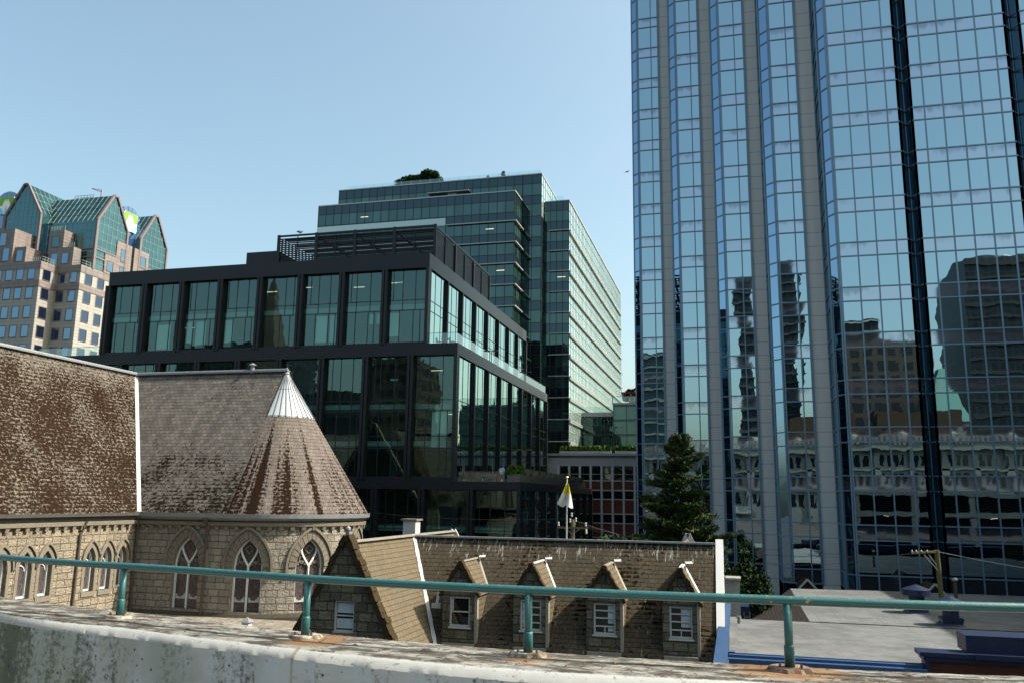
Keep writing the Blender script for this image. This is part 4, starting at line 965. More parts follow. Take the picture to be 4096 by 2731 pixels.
fi = MB(); fi.box(-15.28,-15.12,32.05,32.2,14.45,14.62); fi.lathe((-15.2,32.12,14.58),[(0,0),(.12,.08),(.12,.16),(0,.26)],6); fi.build('finial', M['lead'], RC)
def sash(x0, x1, y, z0, z1, parent, curtains, rails, name='window', extra=None):
    q = MB(); q.face([(x0,y+.09,z0),(x1,y+.09,z0),(x1,y+.09,z1),(x0,y+.09,z1)]); o = q.build(name, M['win_dark'], parent)
    f = MB(); t = .065
    f.box(x0,x0+t,y,y+.08,z0,z1); f.box(x1-t,x1,y,y+.08,z0,z1); f.box(x0+t,x1-t,y,y+.08,z1-t,z1); f.box(x0+t,x1-t,y,y+.08,z0,z0+t*1.2)
    for fr_ in rails: z = z0+(z1-z0)*fr_; f.box(x0+t,x1-t,y+.015,y+.08,z-.025,z+.025)
    f.box(x0-.05,x1+.05,y-.08,y-.002,z0-.07,z0-.005)
    if extra: f.box((x0+x1)/2-.02,(x0+x1)/2+.02,y+.02,y+.08,z0+t*1.2,z0+(z1-z0)*rails[0]-.025)
    f.build('frame', M['white'], o)
    if curtains:
        for (a, b, za, zb) in curtains:
            c = MB(); n = 6
            for k in range(n):
                xa, xb = x0+t+(x1-x0-2*t)*(a+(b-a)*k/n), x0+t+(x1-x0-2*t)*(a+(b-a)*(k+1)/n)
                c.face([(xa,y+.085-.004*(k%2),z0+(z1-z0)*za+.06),(xb,y+.085-.004*((k+1)%2),z0+(z1-z0)*za+.06),(xb,y+.085-.004*((k+1)%2),z0+(z1-z0)*zb-.06),(xa,y+.085-.004*(k%2),z0+(z1-z0)*zb-.06)])
            c.build('curtain', M['curtain'], o)
    return o
sash(wx0+.02, wx1-.02, 32.12, wz0+.02, wz1-.02, RC, [(.02,.98,.06,.48),(.02,.98,.55,.97)], [.52])
# dormers
dsp = [(-12.4,-10.85),(-9.23,-7.72),(-6.09,-4.59),(-2.97,-1.5)]
for i, (x0, x1) in enumerate(dsp):
    xm = (x0+x1)/2; zb, ze, za = 9.86, 11.98, 13.28
    wl, wr = xm-.455, xm+.455; wzb, wzt = 10.55, 11.79
    g_ = MB(); Y0 = 36.0
    def gz(x): return ze+(za-ze)*(1-abs(x-xm)/((x1-x0)/2))
    for a, b in ((x0,wl),(wl,xm),(xm,wr),(wr,x1)):
        mid_ = (a+b)/2
        if wl <= mid_ <= wr:
            g_.face([(a,Y0,zb),(b,Y0,zb),(b,Y0,wzb),(a,Y0,wzb)]); g_.face([(a,Y0,wzt),(b,Y0,wzt),(b,Y0,gz(b)),(a,Y0,gz(a))])
        else: g_.face([(a,Y0,zb),(b,Y0,zb),(b,Y0,gz(b)),(a,Y0,gz(a))])
    yb = YRR-(ZRR-ze)/SR
    g_.face([(x0,yb,ze),(x0,Y0,zb),(x0,Y0,ze)]); g_.face([(wl,Y0,wzb),(wl,Y0+.15,wzb),(wl,Y0+.15,wzt),(wl,Y0,wzt)]); g_.face([(wr,Y0+.15,wzb),(wr,Y0,wzb),(wr,Y0,wzt),(wr,Y0+.15,wzt)]); g_.face([(wl,Y0+.15,wzt),(wr,Y0+.15,wzt),(wr,Y0,wzt),(wl,Y0,wzt)]); g_.face([(wl,Y0,wzb),(wr,Y0,wzb),(wr,Y0+.15,wzb),(wl,Y0+.15,wzb)])
    dm = g_.build('dormer', M['stone_d'], RC)
    if i == 0: tag(dm, 'leftmost dormer, a dark stone gable with tan roof next to the wing')
    q = MB(); q.face([(x1,Y0+.22,zb+.27),(x1,yb,ze),(x1,Y0+.22,ze)]); q.build('tiled_cheek', M['slate_wing'], dm)
    q = MB(); q.box(x1-.10,x1+.02,Y0-.02,Y0+.20,zb,ze); q.build('corner_board', M['offwhite'], dm)
    yr = YRR-(ZRR-(za-.05))/SR
    q = MB(); ov = .10; q.face([(x1+ov,Y0+.1,ze-.12),(x1+ov,YRR-(ZRR-(ze-.12))/SR,ze-.12),(xm,yr,za-.03),(xm,Y0+.1,za-.03)]); q.face([(x0-ov,YRR-(ZRR-(ze-.12))/SR,ze-.12),(x0-ov,Y0+.1,ze-.12),(xm,Y0+.1,za-.03),(xm,yr,za-.03)]); q.build('dormer_roof', M['slate_wing'], dm)
    coping((x0-.12,Y0+.02,ze-.16),(xm,Y0+.02,za+.02),.12,.30,par=dm,n=12,jit=.022); coping((x1+.12,Y0+.02,ze-.16),(xm,Y0+.02,za+.02),.13,.30,par=dm,n=12,jit=.022)
    q = MB(); q.bar((xm,Y0+.25,za+.0),(xm,yr-.02,za+.0),.16,.05); q.bar((x1+ov,YRR-(ZRR-(ze-.12))/SR-.02,ze-.08),(xm,yr-.02,za+.01),.09,.05); q.build('roof_flashing', M['white' if i % 2 else 'offwhite'], dm)
    q = MB(); q.face([(xm+.12,yr-.35,za+.05),(xm+.42,yr-.30,za+.06),(xm+.36,yr-.05,za+.14),(xm+.05,yr-.05,za+.12)]); q.bar((xm+.25,yr-.1,za+.05),(xm+.25,yr-.1,za+.26),.02); q.build('loose_flashing', M['white'], dm)
    q = MB(); q.box(x0+.04,x1-.06,Y0-.16,Y0-.01,zb-.14,zb+.02); q.build('sill_flashing', M['offwhite'], dm)
    cu = [None, [(.02,.32,.05,.95)], [(.66,.98,.3,.97),(.66,.98,.05,.27)], [(.5,.98,.3,.97)]][i]
    if i == 0: sash(wl, wr, Y0+.05, wzb, wzt, dm, [(.0,.10,.5,.97)], [.50])
    else: sash(wl, wr, Y0+.05, wzb, wzt, dm, cu, [.26,.52,.76], extra=True)
# ridge, valleys, parapet, rear gables
q = MB(); q.bar((XW,YRR,ZRR+.03),(-.85,YRR,ZRR+.03),.34,.08); q.build('ridge_capping', M['lead'], RC)
q = MB(); q.bar((XW,32.7,ZRR+.06),(XW,45.55,ZRR+.06),.32,.08); q.build('ridge_capping', M['offwhite'], RC)
tb = (ZRR-WE)/SR
q = MB(); n = 14; A_ = Vector((XW+HWW+.03,YRR-tb-.03,WE+.05)); B_ = Vector((XW+.05,YRR-.03,ZRR+.08))
for k in range(n): q.bar(A_.lerp(B_,k/n), A_.lerp(B_,(k+1.03)/n), .15+.03*(k%2), .06)
q.build('valley_flashing', M['white'], RC)
q = MB(); q.bar((XW+HWW+.08,45.6,WE-.1),(XW+.02,45.6,ZRR+.12),.12,.22); q.bar((XW-HWW-.08,45.6,WE-.1),(XW-.02,45.6,ZRR+.12),.12,.22); q.build('barge_board', M['white'], RC)
q = MB(); q.face([(XW-HWW,45.55,WE),(XW+HWW,45.55,WE),(XW,45.55,ZRR)]); q.build('gable_wall', M['stone_d'], RC)
xr, yr = -2.3, 44.0
q = MB(); q.face([(xr+1.45,39.8,11.2),(xr+1.45,yr+.0,11.2),(xr,yr,14.18),(xr,39.8,14.18)]); q.face([(xr-1.45,yr,11.2),(xr-1.45,39.8,11.2),(xr,39.8,14.18),(xr,yr,14.18)]); q.box(xr-1.4,xr+1.4,42.9,yr-.05,8,11.3); q.build('rear_roof', M['slate_wing'], RC)
q = MB(); q.bar((xr+1.5,yr,11.15),(xr+.02,yr,14.40),.09,.2); q.bar((xr-1.5,yr,11.15),(xr-.02,yr,14.40),.09,.2); q.build('barge_board', M['white'], RC)
q = MB(); cz = lambda y: ZRR+.22-SR*(YRR-y); q.prism([(-.86,35.6,cz(35.6)-.5),(-.53,35.6,cz(35.6)-.5),(-.53,YRR+.15,cz(YRR)-.5),(-.86,YRR+.15,cz(YRR)-.5)], [(-.86,35.6,cz(35.6)),(-.53,35.6,cz(35.6)),(-.53,YRR+.15,cz(YRR)),(-.86,YRR+.15,cz(YRR))]); q.build('gable_coping', M['coping_w'], RC)
q = MB(); q.face([(-.55,35.6,cz(35.6)-.4),(-.55,42.8,9),(-.55,YRR+.15,ZRR-.2)]); q.box(-.86,-.55,35.6,42.8,0,9.3); q.build('gable_parapet', M['white'], RC)
q = MB(); q.face([(-.86,36.0,0),(-.86,42.8,0),(-.86,42.8,9.5),(-.86,YRR,ZRR-.05),(-.86,36.0,9.8)]); q.build('gable_wall', M['stone_d'], RC)
q = MB(); q.bar((-15.2+2.75,YE_-.05,ZE_-.03),(-.9,YE_-.05,ZE_-.03),.14,.12); q.build('gutter', M['gutter'], RC)
q = MB(); q.box(-14.05,-13.6,35.45,35.6,0,0.05) if 0 else None
q.box(-13.05,-12.62,36.35,36.5,11.22,11.42); q.bar((-12.85,36.55,11.4),(-12.85,36.75,11.85),.12); q.build('rainwater_head', M['white'], RC)
chm = thing('chimney', (-16.9,42.0,8), 'white painted square chimney with thin stone cap behind the wing ridge', 'chimney')
q = MB(); q.box(-16.62,-15.94,41.6,42.3,8,14.82); q.build('stack', M['white'], chm); q = MB(); q.box(-16.72,-15.84,41.5,42.4,14.82,14.90); q.build('cap', M['trim'], chm)
# ------------------------------------------------------------ parapet and guard rail in the foreground
def lerp_pts(P, n):
    """Catmull-Rom through the points"""
    out = []; P = [Vector(p) for p in P]; Q = [P[0]*2-P[1]] + P + [P[-1]*2-P[-2]]
    for i in range(1, len(Q)-2):
        a, b, c, d = Q[i-1], Q[i], Q[i+1], Q[i+2]
        for k in range(n):
            t = k/n; out.append(.5*((2*b)+(c-a)*t+(2*a-5*b+4*c-d)*t*t+(3*b-a-3*c+d)*t**3))
    out.append(P[-1]); return out
PZ = 15.07
far = lerp_pts([(-9.4,7.7),(-6.42,6.44),(-4.34,5.93),(-2.76,5.55),(-1.30,5.37),(.06,5.37),(1.54,5.52),(4.0,6.1)], 44)
near = lerp_pts([(-8.6,6.95),(-5.56,5.59),(-4.2,5.27),(-2.60,4.91),(-1.22,4.75),(.05,4.83),(1.6,5.0),(4.2,5.6)], 44)
pw = MB()
t = NT('painted concrete parapet'); p = t.pos(); sp = t.sep(p); z = sp[2]; nrm = t.sep(t.n('NewGeometry').outputs['Normal'])
n_v = t.noise(t.scl(p, (3.0,3.0,.35)), 1.0, 6, .65); n_f = t.noise(p, 26, 8, .75); n_b = t.noise(p, 1.1, 4, .6); n_m = t.noise(p, 7, 6, .7)
face = t.mix(t.m('MULTIPLY', n_m, .5), (.36,.385,.395,1), (.29,.315,.325,1))
lft = t.ramp(sp[0], -1.5, -6.0)                      # the older coat at the left end is blackened
mold = t.ramp(t.m('ADD', t.m('ADD', n_v, t.m('MULTIPLY', n_f, .75)), t.m('MULTIPLY', lft, .22)), .93, 1.10)
face = t.mix(t.m('MULTIPLY', mold, .9), face, (.045,.055,.050,1))
face = t.mix(t.m('MULTIPLY', t.ramp(t.m('ADD', n_b, t.m('MULTIPLY', lft, .22)), .56, .78), .45), face, (.13,.15,.085,1))
pit = t.ramp(t.n('TexVoronoi', {'Vector': t.scl(p, (1,1,1.2)), 'Scale': 13}).outputs['Distance'], .17, .09); pit = t.m('MULTIPLY', pit, t.ramp(t.noise(p, 5, 3), .46, .54))
spk = t.ramp(t.m('ADD', t.noise(p, 60, 4, .8), t.m('MULTIPLY', n_v, .5)), .86, .95); face = t.mix(t.m('MULTIPLY', spk, .8), face, (.03,.035,.035,1))
face = t.mix(t.m('MULTIPLY', pit, .9), face, (.03,.03,.03,1))
top = t.mix(t.ramp(t.noise(t.scl(p, (2,6,4)), 2.2, 7, .75), .40, .56), (.235,.228,.205,1), (.055,.048,.040,1))
top = t.mix(t.ramp(t.noise(t.scl(p, (1.2,7,4)), 3.1, 7, .8), .57, .66), top, (.13,.16,.18,1))
top = t.mix(t.ramp(t.noise(t.scl(p, (1.5,6,4)), 5.5, 6, .8), .60, .66), top, (.045,.035,.03,1))
top = t.mix(t.ramp(t.noise(t.scl(p, (3,3,3)), 7.5, 6, .8), .62, .70), top, (.46,.45,.40,1))
zj = t.m('MULTIPLY_ADD', t.noise(p, 5, 5, .7), .016, t.m('SUBTRACT', z, .008)); edge = t.ramp(zj, PZ-.068, PZ-.060); flat = t.ramp(zj, PZ-.012, PZ-.006)
edgec = t.mix(t.ramp(t.noise(p, 22, 7, .8), .56, .66), (.33,.33,.315,1), (.12,.112,.095,1))
col = t.mix(edge, face, edgec); col = t.mix(flat, col, top)
rust = None
for (rx, ry) in ((-2.68,5.25),(.26,5.2),(-1.2,5.1)):
    dx = t.m('SUBTRACT', sp[0], rx); dy = t.m('SUBTRACT', sp[1], ry)
    wd = {-2.68:.22,.26:.36,-1.2:.16}[rx]
    d = t.m('ADD', t.m('POWER', t.m('DIVIDE', dx, wd), 2.0), t.m('POWER', t.m('DIVIDE', dy, .26), 2.0)); q = t.ramp(t.m('ADD', d, t.m('MULTIPLY', t.noise(p, 9, 5, .7), 1.6)), 2.0, 1.0)
    run = t.m('MULTIPLY', t.ramp(t.m('ADD', t.m('ABSOLUTE', t.m('SUBTRACT', dx, .02)), t.m('MULTIPLY', t.noise(t.scl(p,(6,6,1)), 3, 4), .05)), .045, .02), t.ramp(t.m('ABSOLUTE', dy), .75, .6))
    run = t.m('MULTIPLY', run, .75 if rx < -2 else 0.0)
    q = t.m('MAXIMUM', t.m('MULTIPLY', q, .85 if rx != -1.2 else .45), run); rust = q if rust is None else t.m('MAXIMUM', rust, q)
col = t.mix(rust, col, t.mix(t.noise(p, 12, 5, .7), (.14,.060,.026,1), (.21,.14,.075,1)))
hg = t.m('ADD', t.m('MULTIPLY', t.noise(p, 55, 6, .7), .35), t.m('MULTIPLY', t.noise(p, 9, 6, .7), 1.0))
hg = t.m('SUBTRACT', hg, t.m('MULTIPLY', pit, .8))
M['parapet'] = t.fin(col, .95, 0, t.bump(hg, .006, t.m('MULTIPLY_ADD', flat, .7, .35)), .06)
m_ = len(far)
CR = .062
for i in range(m_-1):
    f0, f1, n0, n1 = far[i], far[i+1], near[i], near[i+1]
    def off(p, q, e): d = (q-p).normalized(); return p + d*e
    a0, a1 = off(n0, f0, .085), off(n1, f1, .085)
    h = lambda k: .010*math.sin(k*1.7)+.006*math.sin(k*3.1)
    rows = [((f0.x,f0.y,13.2),(f1.x,f1.y,13.2)), ((f0.x,f0.y,PZ-.02),(f1.x,f1.y,PZ-.02)), ((off(f0,n0,.03).x,off(f0,n0,.03).y,PZ),(off(f1,n1,.03).x,off(f1,n1,.03).y,PZ)),
            ((a0.x,a0.y,PZ),(a1.x,a1.y,PZ)), ((off(n0,f0,.028).x,off(n0,f0,.028).y,PZ-CR*.42),(off(n1,f1,.028).x,off(n1,f1,.028).y,PZ-CR*.42)), ((n0.x,n0.y,PZ-CR),(n1.x,n1.y,PZ-CR)), ((n0.x,n0.y,13.2),(n1.x,n1.y,13.2))]
    def jit(pt, k, am):
        q = random.Random(int(k*977)+13); return (pt[0]+q.uniform(-am,am)*.6, pt[1]+q.uniform(-am,am)*.8, pt[2]+q.uniform(-am,am))
    am = (0, .002, .0015, .0012, .0022, .0022, 0)
    rows = [(jit(r[0], i*7+k, am[k]), jit(r[1], (i+1)*7+k, am[k])) for k, r in enumerate(rows)]
    for r0, r1 in zip(rows, rows[1:]): pw.face([r1[0], r1[1], r0[1], r0[0]][::-1])
o = pw.build('parapet_wall', M['parapet'], smooth=True)
tag(o, 'curved concrete parapet with flaking white paint, rust and black mould in the foreground', 'parapet')
try:
    md = o.modifiers.new('edge', 'EDGE_SPLIT'); md.split_angle = R_(35)
except Exception: pass
t = NT('teal paint'); p = t.pos(); nr = t.sep(t.n('NewGeometry').outputs['Normal'])
c_ = t.mix(t.noise(t.scl(p,(1,1,1)), 9, 5, .7), (.016,.080,.083,1), (.026,.105,.105,1))
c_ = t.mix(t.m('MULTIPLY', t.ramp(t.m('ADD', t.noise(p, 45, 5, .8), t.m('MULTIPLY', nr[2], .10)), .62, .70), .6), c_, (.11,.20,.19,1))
c_ = t.mix(t.ramp(t.m('ADD', t.noise(t.scl(p,(1,1,1)), 14, 6, .75), t.m('MULTIPLY', t.ramp(sp[0] if 0 else t.sep(p)[0], -3.0, 1.5), .09)), .70, .735), c_, t.mix(t.noise(p, 8, 3), (.30,.10,.03,1), (.62,.42,.09,1)))
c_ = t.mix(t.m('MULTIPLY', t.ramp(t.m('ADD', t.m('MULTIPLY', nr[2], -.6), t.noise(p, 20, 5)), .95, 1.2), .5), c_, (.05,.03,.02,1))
M['rail'] = t.fin(c_, .38, 0, t.bump(t.noise(p, 60, 4), .0008), .5)
GR = thing('guard_rail', (-1.25, 5.2, PZ), 'teal painted pipe guard rail with rust spots bolted along the parapet', 'railing')
rp = lerp_pts([(-9.2,7.45,15.45),(-6.08,6.04,15.45),(-4.16,5.62,15.45),(-2.66,5.31,15.45),(-1.25,5.19,15.45),(.07,5.22,15.45),(1.52,5.36,15.45),(4.0,5.95,15.45)], 8)
MB().tube(rp, .026, 20).build('top_rail', M['rail'], GR, smooth=True)
t = NT('peeling base flange'); p = t.pos(); c_ = t.mix(t.ramp(t.noise(p, 16, 6, .7), .42, .56), (.30,.28,.23,1), (.13,.085,.05,1)); M['flange'] = t.fin(c_, .85, 0, t.bump(t.noise(p, 30, 5), .006))
t = NT('rusty base flange'); p = t.pos(); c_ = t.mix(t.ramp(t.noise(p, 14, 6, .7), .42, .62), (.13,.050,.030,1), (.19,.14,.10,1)); M['flange_r'] = t.fin(c_, .85, 0, t.bump(t.noise(p, 30, 5), .006))
def rail_xy(x):
    for a, b in zip(rp, rp[1:]):
        if a.x <= x <= b.x: return a.lerp(b, (x-a.x)/(b.x-a.x))
for i, x in enumerate((-7.9, -6.22, -4.545, -2.80, -1.235, .275, 1.9)):
    q = rail_xy(x); po = MB(); po.tube([(q.x,q.y,PZ+.012),(q.x,q.y,15.44)], .0235, 16); o = po.build('post', M['rail'], GR, smooth=True)
    c = MB(); c.lathe((q.x,q.y,PZ+.012), [(.0235,0),(.0285,0),(.0285,.118),(.0255,.126),(.0235,.126)], 18); c.build('sleeve', M['rail'], o, smooth=True)
    f = MB(); n = 22; rr_ = [.10*rnd.uniform(.85,1.15) for _ in range(n)]
    if i == 5: rr_ = [.115*rnd.uniform(.95,1.1) for _ in range(n)]
    ring_ = [(q.x+rr_[k]*1.15*math.cos(2*math.pi*k/n), q.y+rr_[k]*.95*math.sin(2*math.pi*k/n)) for k in range(n)]
    f.prism([(a,b,PZ-.004) for a,b in ring_], [(q.x+(a-q.x)*.86,q.y+(b-q.y)*.86,PZ+.020) for a,b in ring_]); o2 = f.build('base_flange', M['flange_r' if i == 5 else 'flange'], GR)
    for (dx, dy) in ((-.055,-.035),(.06,-.03),(0,.06)):
        bt = MB(); bt.tube([(q.x+dx,q.y+dy,PZ+.015),(q.x+dx,q.y+dy,PZ+.040)], .008, 6)
        bt.build('bolt', M['gutter'], o2)
db = MB()
for _ in range(0, 170):
    k = rnd.randrange(44, m_-50); u = rnd.uniform(.15,.9); c = near[k].lerp(far[k], u); L_ = rnd.uniform(.012,.05); a = rnd.uniform(0, 3.14)
    db.bar((c.x,c.y,PZ+.006),(c.x+L_*math.cos(a),c.y+L_*.5*math.sin(a),PZ+.010), rnd.uniform(.002,.006), .003)
M['litter'] = plain('dry needles', (.14,.065,.025), .9, var=.5, scale=30)
tag(db.build('leaf_litter', M['litter']), 'dry needles and bark bits scattered on the parapet top', 'litter', kind='stuff')

# the deck the photographer stands on
dk = MB(); dk.box(-12,3.2,-14,8,13.9,14.2); tag(dk.build('parking_deck', plain('deck concrete', (.28,.27,.25), .9, bump=.01)), kind='structure')

# ------------------------------------------------------------ flat roofed brick building, lower right
tB = NT('dark red brick'); br = tB.n('TexBrick', {'Vector': tB.uvv(), 'Color1': (.085,.022,.013,1), 'Color2': (.055,.016,.010,1), 'Mortar': (.05,.04,.035,1), 'Scale': 1, 'Mortar Size': .010, 'Brick Width': .22, 'Row Height': .075}); M['brick_dark'] = tB.fin(br.outputs[0], .9, 0, None, .1)
M['turret'] = plain('weathered render', (.25,.24,.225), .8, var=.15, streak=.3)
W_ = thing('flat_roof_building', (8, 45, 0), 'low brick building with grey felt roof and blue metal parapet flashing, lower right', 'building')
t = NT('grey roofing felt'); p = t.pos(); sp_ = t.sep(p)
c_ = t.mix(t.ramp(t.noise(p, .45, 6, .7), .38, .62), (.150,.152,.151,1), (.105,.107,.106,1)); c_ = t.mix(t.m('MULTIPLY', t.ramp(t.noise(p, 11, 6, .85), .50, .72), .7), c_, (.065,.064,.060,1))
ps = t.ramp(t.noise(t.scl(p, (.6,2.6,1)), .8, 6, .75), .55, .68); c_ = t.mix(t.m('MULTIPLY', ps, .5), c_, (.045,.040,.032,1))
c_ = t.mix(t.ramp(t.noise(t.scl(p, (1,2.2,1)), 9, 5, .8), .66, .72), c_, (.24,.24,.23,1))
j2 = t.m('LESS_THAN', t.m('FRACT', t.m('DIVIDE', t.m('ADD', sp_[1], t.m('MULTIPLY', t.noise(p, .4, 2), .12)), 1.02)), .022); c_ = t.mix(t.m('MULTIPLY', t.m('MULTIPLY', j2, t.m('LESS_THAN', sp_[1], 47.3)), .45), c_, (.05,.05,.048,1))
jn = t.m('LESS_THAN', t.m('FRACT', t.m('DIVIDE', sp_[0], 1.02)), .03); jn = t.m('MULTIPLY', jn, t.m('GREATER_THAN', sp_[1], 47.3))
c_ = t.mix(t.m('MULTIPLY', jn, .8), c_, (.08,.075,.07,1)); M['felt'] = t.fin(c_, .95, 0, t.bump(t.noise(p, 12, 5), .02), .04)
M['blue'] = plain('blue painted metal', (.036,.078,.165), .42, .2, var=.25, scale=3, streak=.2)
M['blue_dk'] = plain('navy painted metal', (.010,.018,.052), .45, .2, var=.35, scale=3, streak=.25)
q = MB(); q.box(-.5,30,36.6,47.3,0,9.9); q.build('wall', M['brick_dark'], W_)
q = MB(); q.box(-.30,6.72,36.35,47.3,9.90,10.0); q.box(6.72,30,37.0,47.3,9.90,10.0); q.build('felt_roof', M['felt'], W_)
q = MB(); q.face([(3.55,47.3,10.04),(30,47.3,10.04),(30,65.5,10.04),(9,65.3,10.04),(3.65,64.5,10.04)]); q.box(3.6,30,47.35,64.4,7.9,10.0); q.build('upper_felt_roof', M['felt'], W_)
q = MB(); q.face([(3.55,47.3,10.04),(3.65,64.5,10.04),(-.3,58,8.0),(-.35,48.5,8.0)]); q.build('shingle_slope', M['shingle_dk'], W_)
q = MB(); q.face([(-.40,36.3,10.01),(-.08,36.3,10.01),(-.02,47.3,10.3),(-.40,47.3,10.3)]); q.build('felt_upstand', M['felt'], W_)
q = MB(); q.prism([(-.98,34.5,9.8),(-.46,34.5,9.8),(-.28,38.3,11.6),(-.66,38.3,11.6)], [(-.98,34.5,9.95),(-.46,34.5,9.95),(-.28,38.3,11.75),(-.66,38.3,11.75)]); q.box(-.98,-.40,34.3,36.3,9.7,9.93); q.box(-.50,-.42,36.3,50.2,9.9,10.16); q.box(-.42,-.16,36.3,36.7,10.02,10.12)
q.box(-.40,6.7,36.02,36.30,9.95,10.06); q.box(-.5,6.75,35.70,36.02,9.78,9.96); q.box(-.45,6.75,36.30,36.36,9.98,10.09)
for k in range(7): q.box(-.98,-.40,36.6+2.1*k,36.63+2.1*k,10.1,10.18)
q.build('blue_flashing', M['blue'], W_)
q = MB(); q.box(-.42,.62,50.2,52.5,9.8,10.3); q.build('blue_flashing', M['blue_dk'], W_)
q = MB(); q.box(6.9,30,36.0,36.6,0,10.25); q.build('brick_parapet', M['brick_dark'], W_)
q = MB(); q.box(6.55,30,35.85,36.9,10.42,10.57); q.box(6.68,30,35.92,36.8,10.25,10.42); q.box(6.72,6.9,35.9,36.6,9.6,10.25); q.box(8.4,30,35.75,35.85,10.42,10.60); q.build('cornice', M['blue_dk'], W_)
q = MB(); q.box(8.24,30,36.25,37.6,10.57,11.20); q.build('duct_box', M['blue_dk'], W_)
q = MB(); q.tube([(.05,45.6,10.0),(.05,45.6,10.35)], .11, 12); q.build('vent_stub', M['lead'], W_)
q = MB(); q.box(-.62,.14,46,47.2,9.9,12.05); q.box(-.70,.20,45.9,47.3,12.05,12.16); q.box(-.66,-.56,45.95,46.05,12.16,12.24); q.build('render_turret', M['turret'], W_)
lad = MB()
for k in range(5): lad.bar((.32,48.6,9.3+.16*k),(.62,48.6,9.3+.16*k),.03)
lad.bar((.32,48.6,9.1),(.32,48.6,10.2),.04); lad.bar((.62,48.6,9.1),(.62,48.6,10.2),.04); lad.build('ladder', M['lead'], W_)
def ventilator(x, y, z, s, label):
    v = thing('roof_ventilator', (x,y,z), label, 'roof ventilator', 'navy mushroom ventilators on the grey roof')
    q = MB(); q.prism([(x-.72*s,y-.72*s,z),(x+.72*s,y-.72*s,z),(x+.72*s,y+.72*s,z),(x-.72*s,y+.72*s,z)], [(x-.5*s,y-.5*s,z+.20*s),(x+.5*s,y-.5*s,z+.20*s),(x+.5*s,y+.5*s,z+.20*s),(x-.5*s,y+.5*s,z+.20*s)]); q.box(x-.55*s,x+.55*s,y-.55*s,y+.55*s,z+.20*s,z+.48*s); q.box(x-.60*s,x+.60*s,y-.60*s,y+.60*s,z+.36*s,z+.42*s); q.build('kerb_base', M['blue_dk'], v)
    q = MB(); q.lathe((x,y,z+.48*s), [(.44*s,0),(.44*s,.55*s)], 24); q.build('neck', M['blue_dk'], v, smooth=False)
    q = MB(); q.lathe((x,y,z+1.02*s), [(.44*s,0),(.80*s,0),(.80*s,.36*s),(.76*s,.38*s),(.12*s,.62*s),(0,.66*s)], 28); q.build('hood', M['blue_dk'], v)
ventilator(10.38, 48.3, 10.04, .86, 'nearer navy roof ventilator crossed by the rail, showing neck and square base')
ventilator(9.75, 53.2, 10.04, .92, 'farther navy roof ventilator whose round hood shows above the rail')
fl = thing('flue_pipe', (12.85,58,10), 'rusty brown flue pipe with silver cap at the back of the grey roof', 'flue pipe')
MB().tube([(12.85,58,10),(12.85,58,11.45)], .10, 12).build('pipe', M['brown_pipe'], fl); MB().lathe((12.85,58,11.45), [(.11,0),(.19,.02),(.19,.10),(.08,.20),(0,.22)], 8).build('cap', M['lead'], fl)
for (x, lb) in ((4.97,'small white edged gable peeking over the left end of the grey roof'),(13.45,'small white edged gable peeking over the grey roof beside the wooden pole')):
    gt = thing('gablet', (x,67,0), lb, 'roof gable', 'little gables behind the grey roof')
    q = MB(); q.prism([(x-.62,66.6,9.85),(x+.62,66.6,9.85),(x,66.6,10.48)], [(x-.62,70,9.85),(x+.62,70,9.85),(x,70,10.48)]); q.box(x-.5,x+.5,66.8,70,0,9.85); q.build('roof', M['coping'], gt)
    q = MB(); q.bar((x-.66,66.5,9.83),(x,66.5,10.54),.08,.14); q.bar((x+.66,66.5,9.83),(x,66.5,10.54),.07,.14); q.build('barge_board', M['white'], gt)

# ------------------------------------------------------------ flag, poles, wires
fp = thing('flagpole', (-9.7,50,0), 'tall slim white flagpole with gilt ball rising behind the rectory ridge', 'flagpole')
MB().tube([(-9.72,50,0),(-9.62,50,17.2)], [.06,.04], 10).build('pole', M['white'], fp); M['gilt'] = plain('gilt', (.6,.45,.12), .3, .8)
MB().lathe((-9.62,50,17.2), [(0,0),(.07,.04),(.08,.09),(.05,.15),(0,.17)], 12).build('finial', M['gilt'], fp)
M['flag_y'] = plain('yellow flag cloth', (.62,.50,.02), .8, var=.08); M['flag_w'] = plain('white flag cloth', (.62,.62,.60), .8, var=.06); M['flag_mark'] = plain('flag emblem', (.62,.45,.18), .8)
def flag_pt(u, v):       # u along the hoist down, v across the folds
    a = v*2.6; return (-9.60 + (v-.42)*(.16+.78*u) - .10*u*u - .10*u, 50 - .05 - .12*math.sin(a*3.2+u*2)*(.3+u), 16.95 - 1.30*u - .10*v*u + .08*math.cos(a*4)*u)
for nm, mt, u0, u1 in (('yellow_half','flag_y',0,.44),('white_half','flag_w',.44,1.0)):
    if nm == 'yellow_half': fg = thing('flag', (-9.62,49.95,16.9), 'yellow and white papal style flag hanging limp on the white flagpole', 'flag')
    q = MB()
    for i in range(10):
        for j in range(14):
            a, b = u0+(u1-u0)*i/10, u0+(u1-u0)*(i+1)/10; c, d = j/14, (j+1)/14; q.face([flag_pt(a,c),flag_pt(a,d),flag_pt(b,d),flag_pt(b,c)])
    q.build(nm, M[mt], fg, smooth=True)
fg['label'] = 'yellow and white flag hanging limp on the white flagpole'
q = MB()
for (u, v) in ((.60,.45),(.62,.52),(.58,.58),(.66,.40),(.70,.5),(.64,.62)):
    c = Vector(flag_pt(u,v))+Vector((0,-.03,0)); q.box(c.x-.05,c.x+.05,c.y,c.y+.01,c.z-.03,c.z+.03)
q.build('emblem', M['flag_mark'], fg)
M['pole'] = plain('weathered pole timber', (.13,.11,.055), .9, var=.35, scale=5, bump=.02)
M['wire'] = plain('wire', (.03,.03,.03), .6); M['wire_l'] = plain('light wire', (.35,.35,.35), .5)
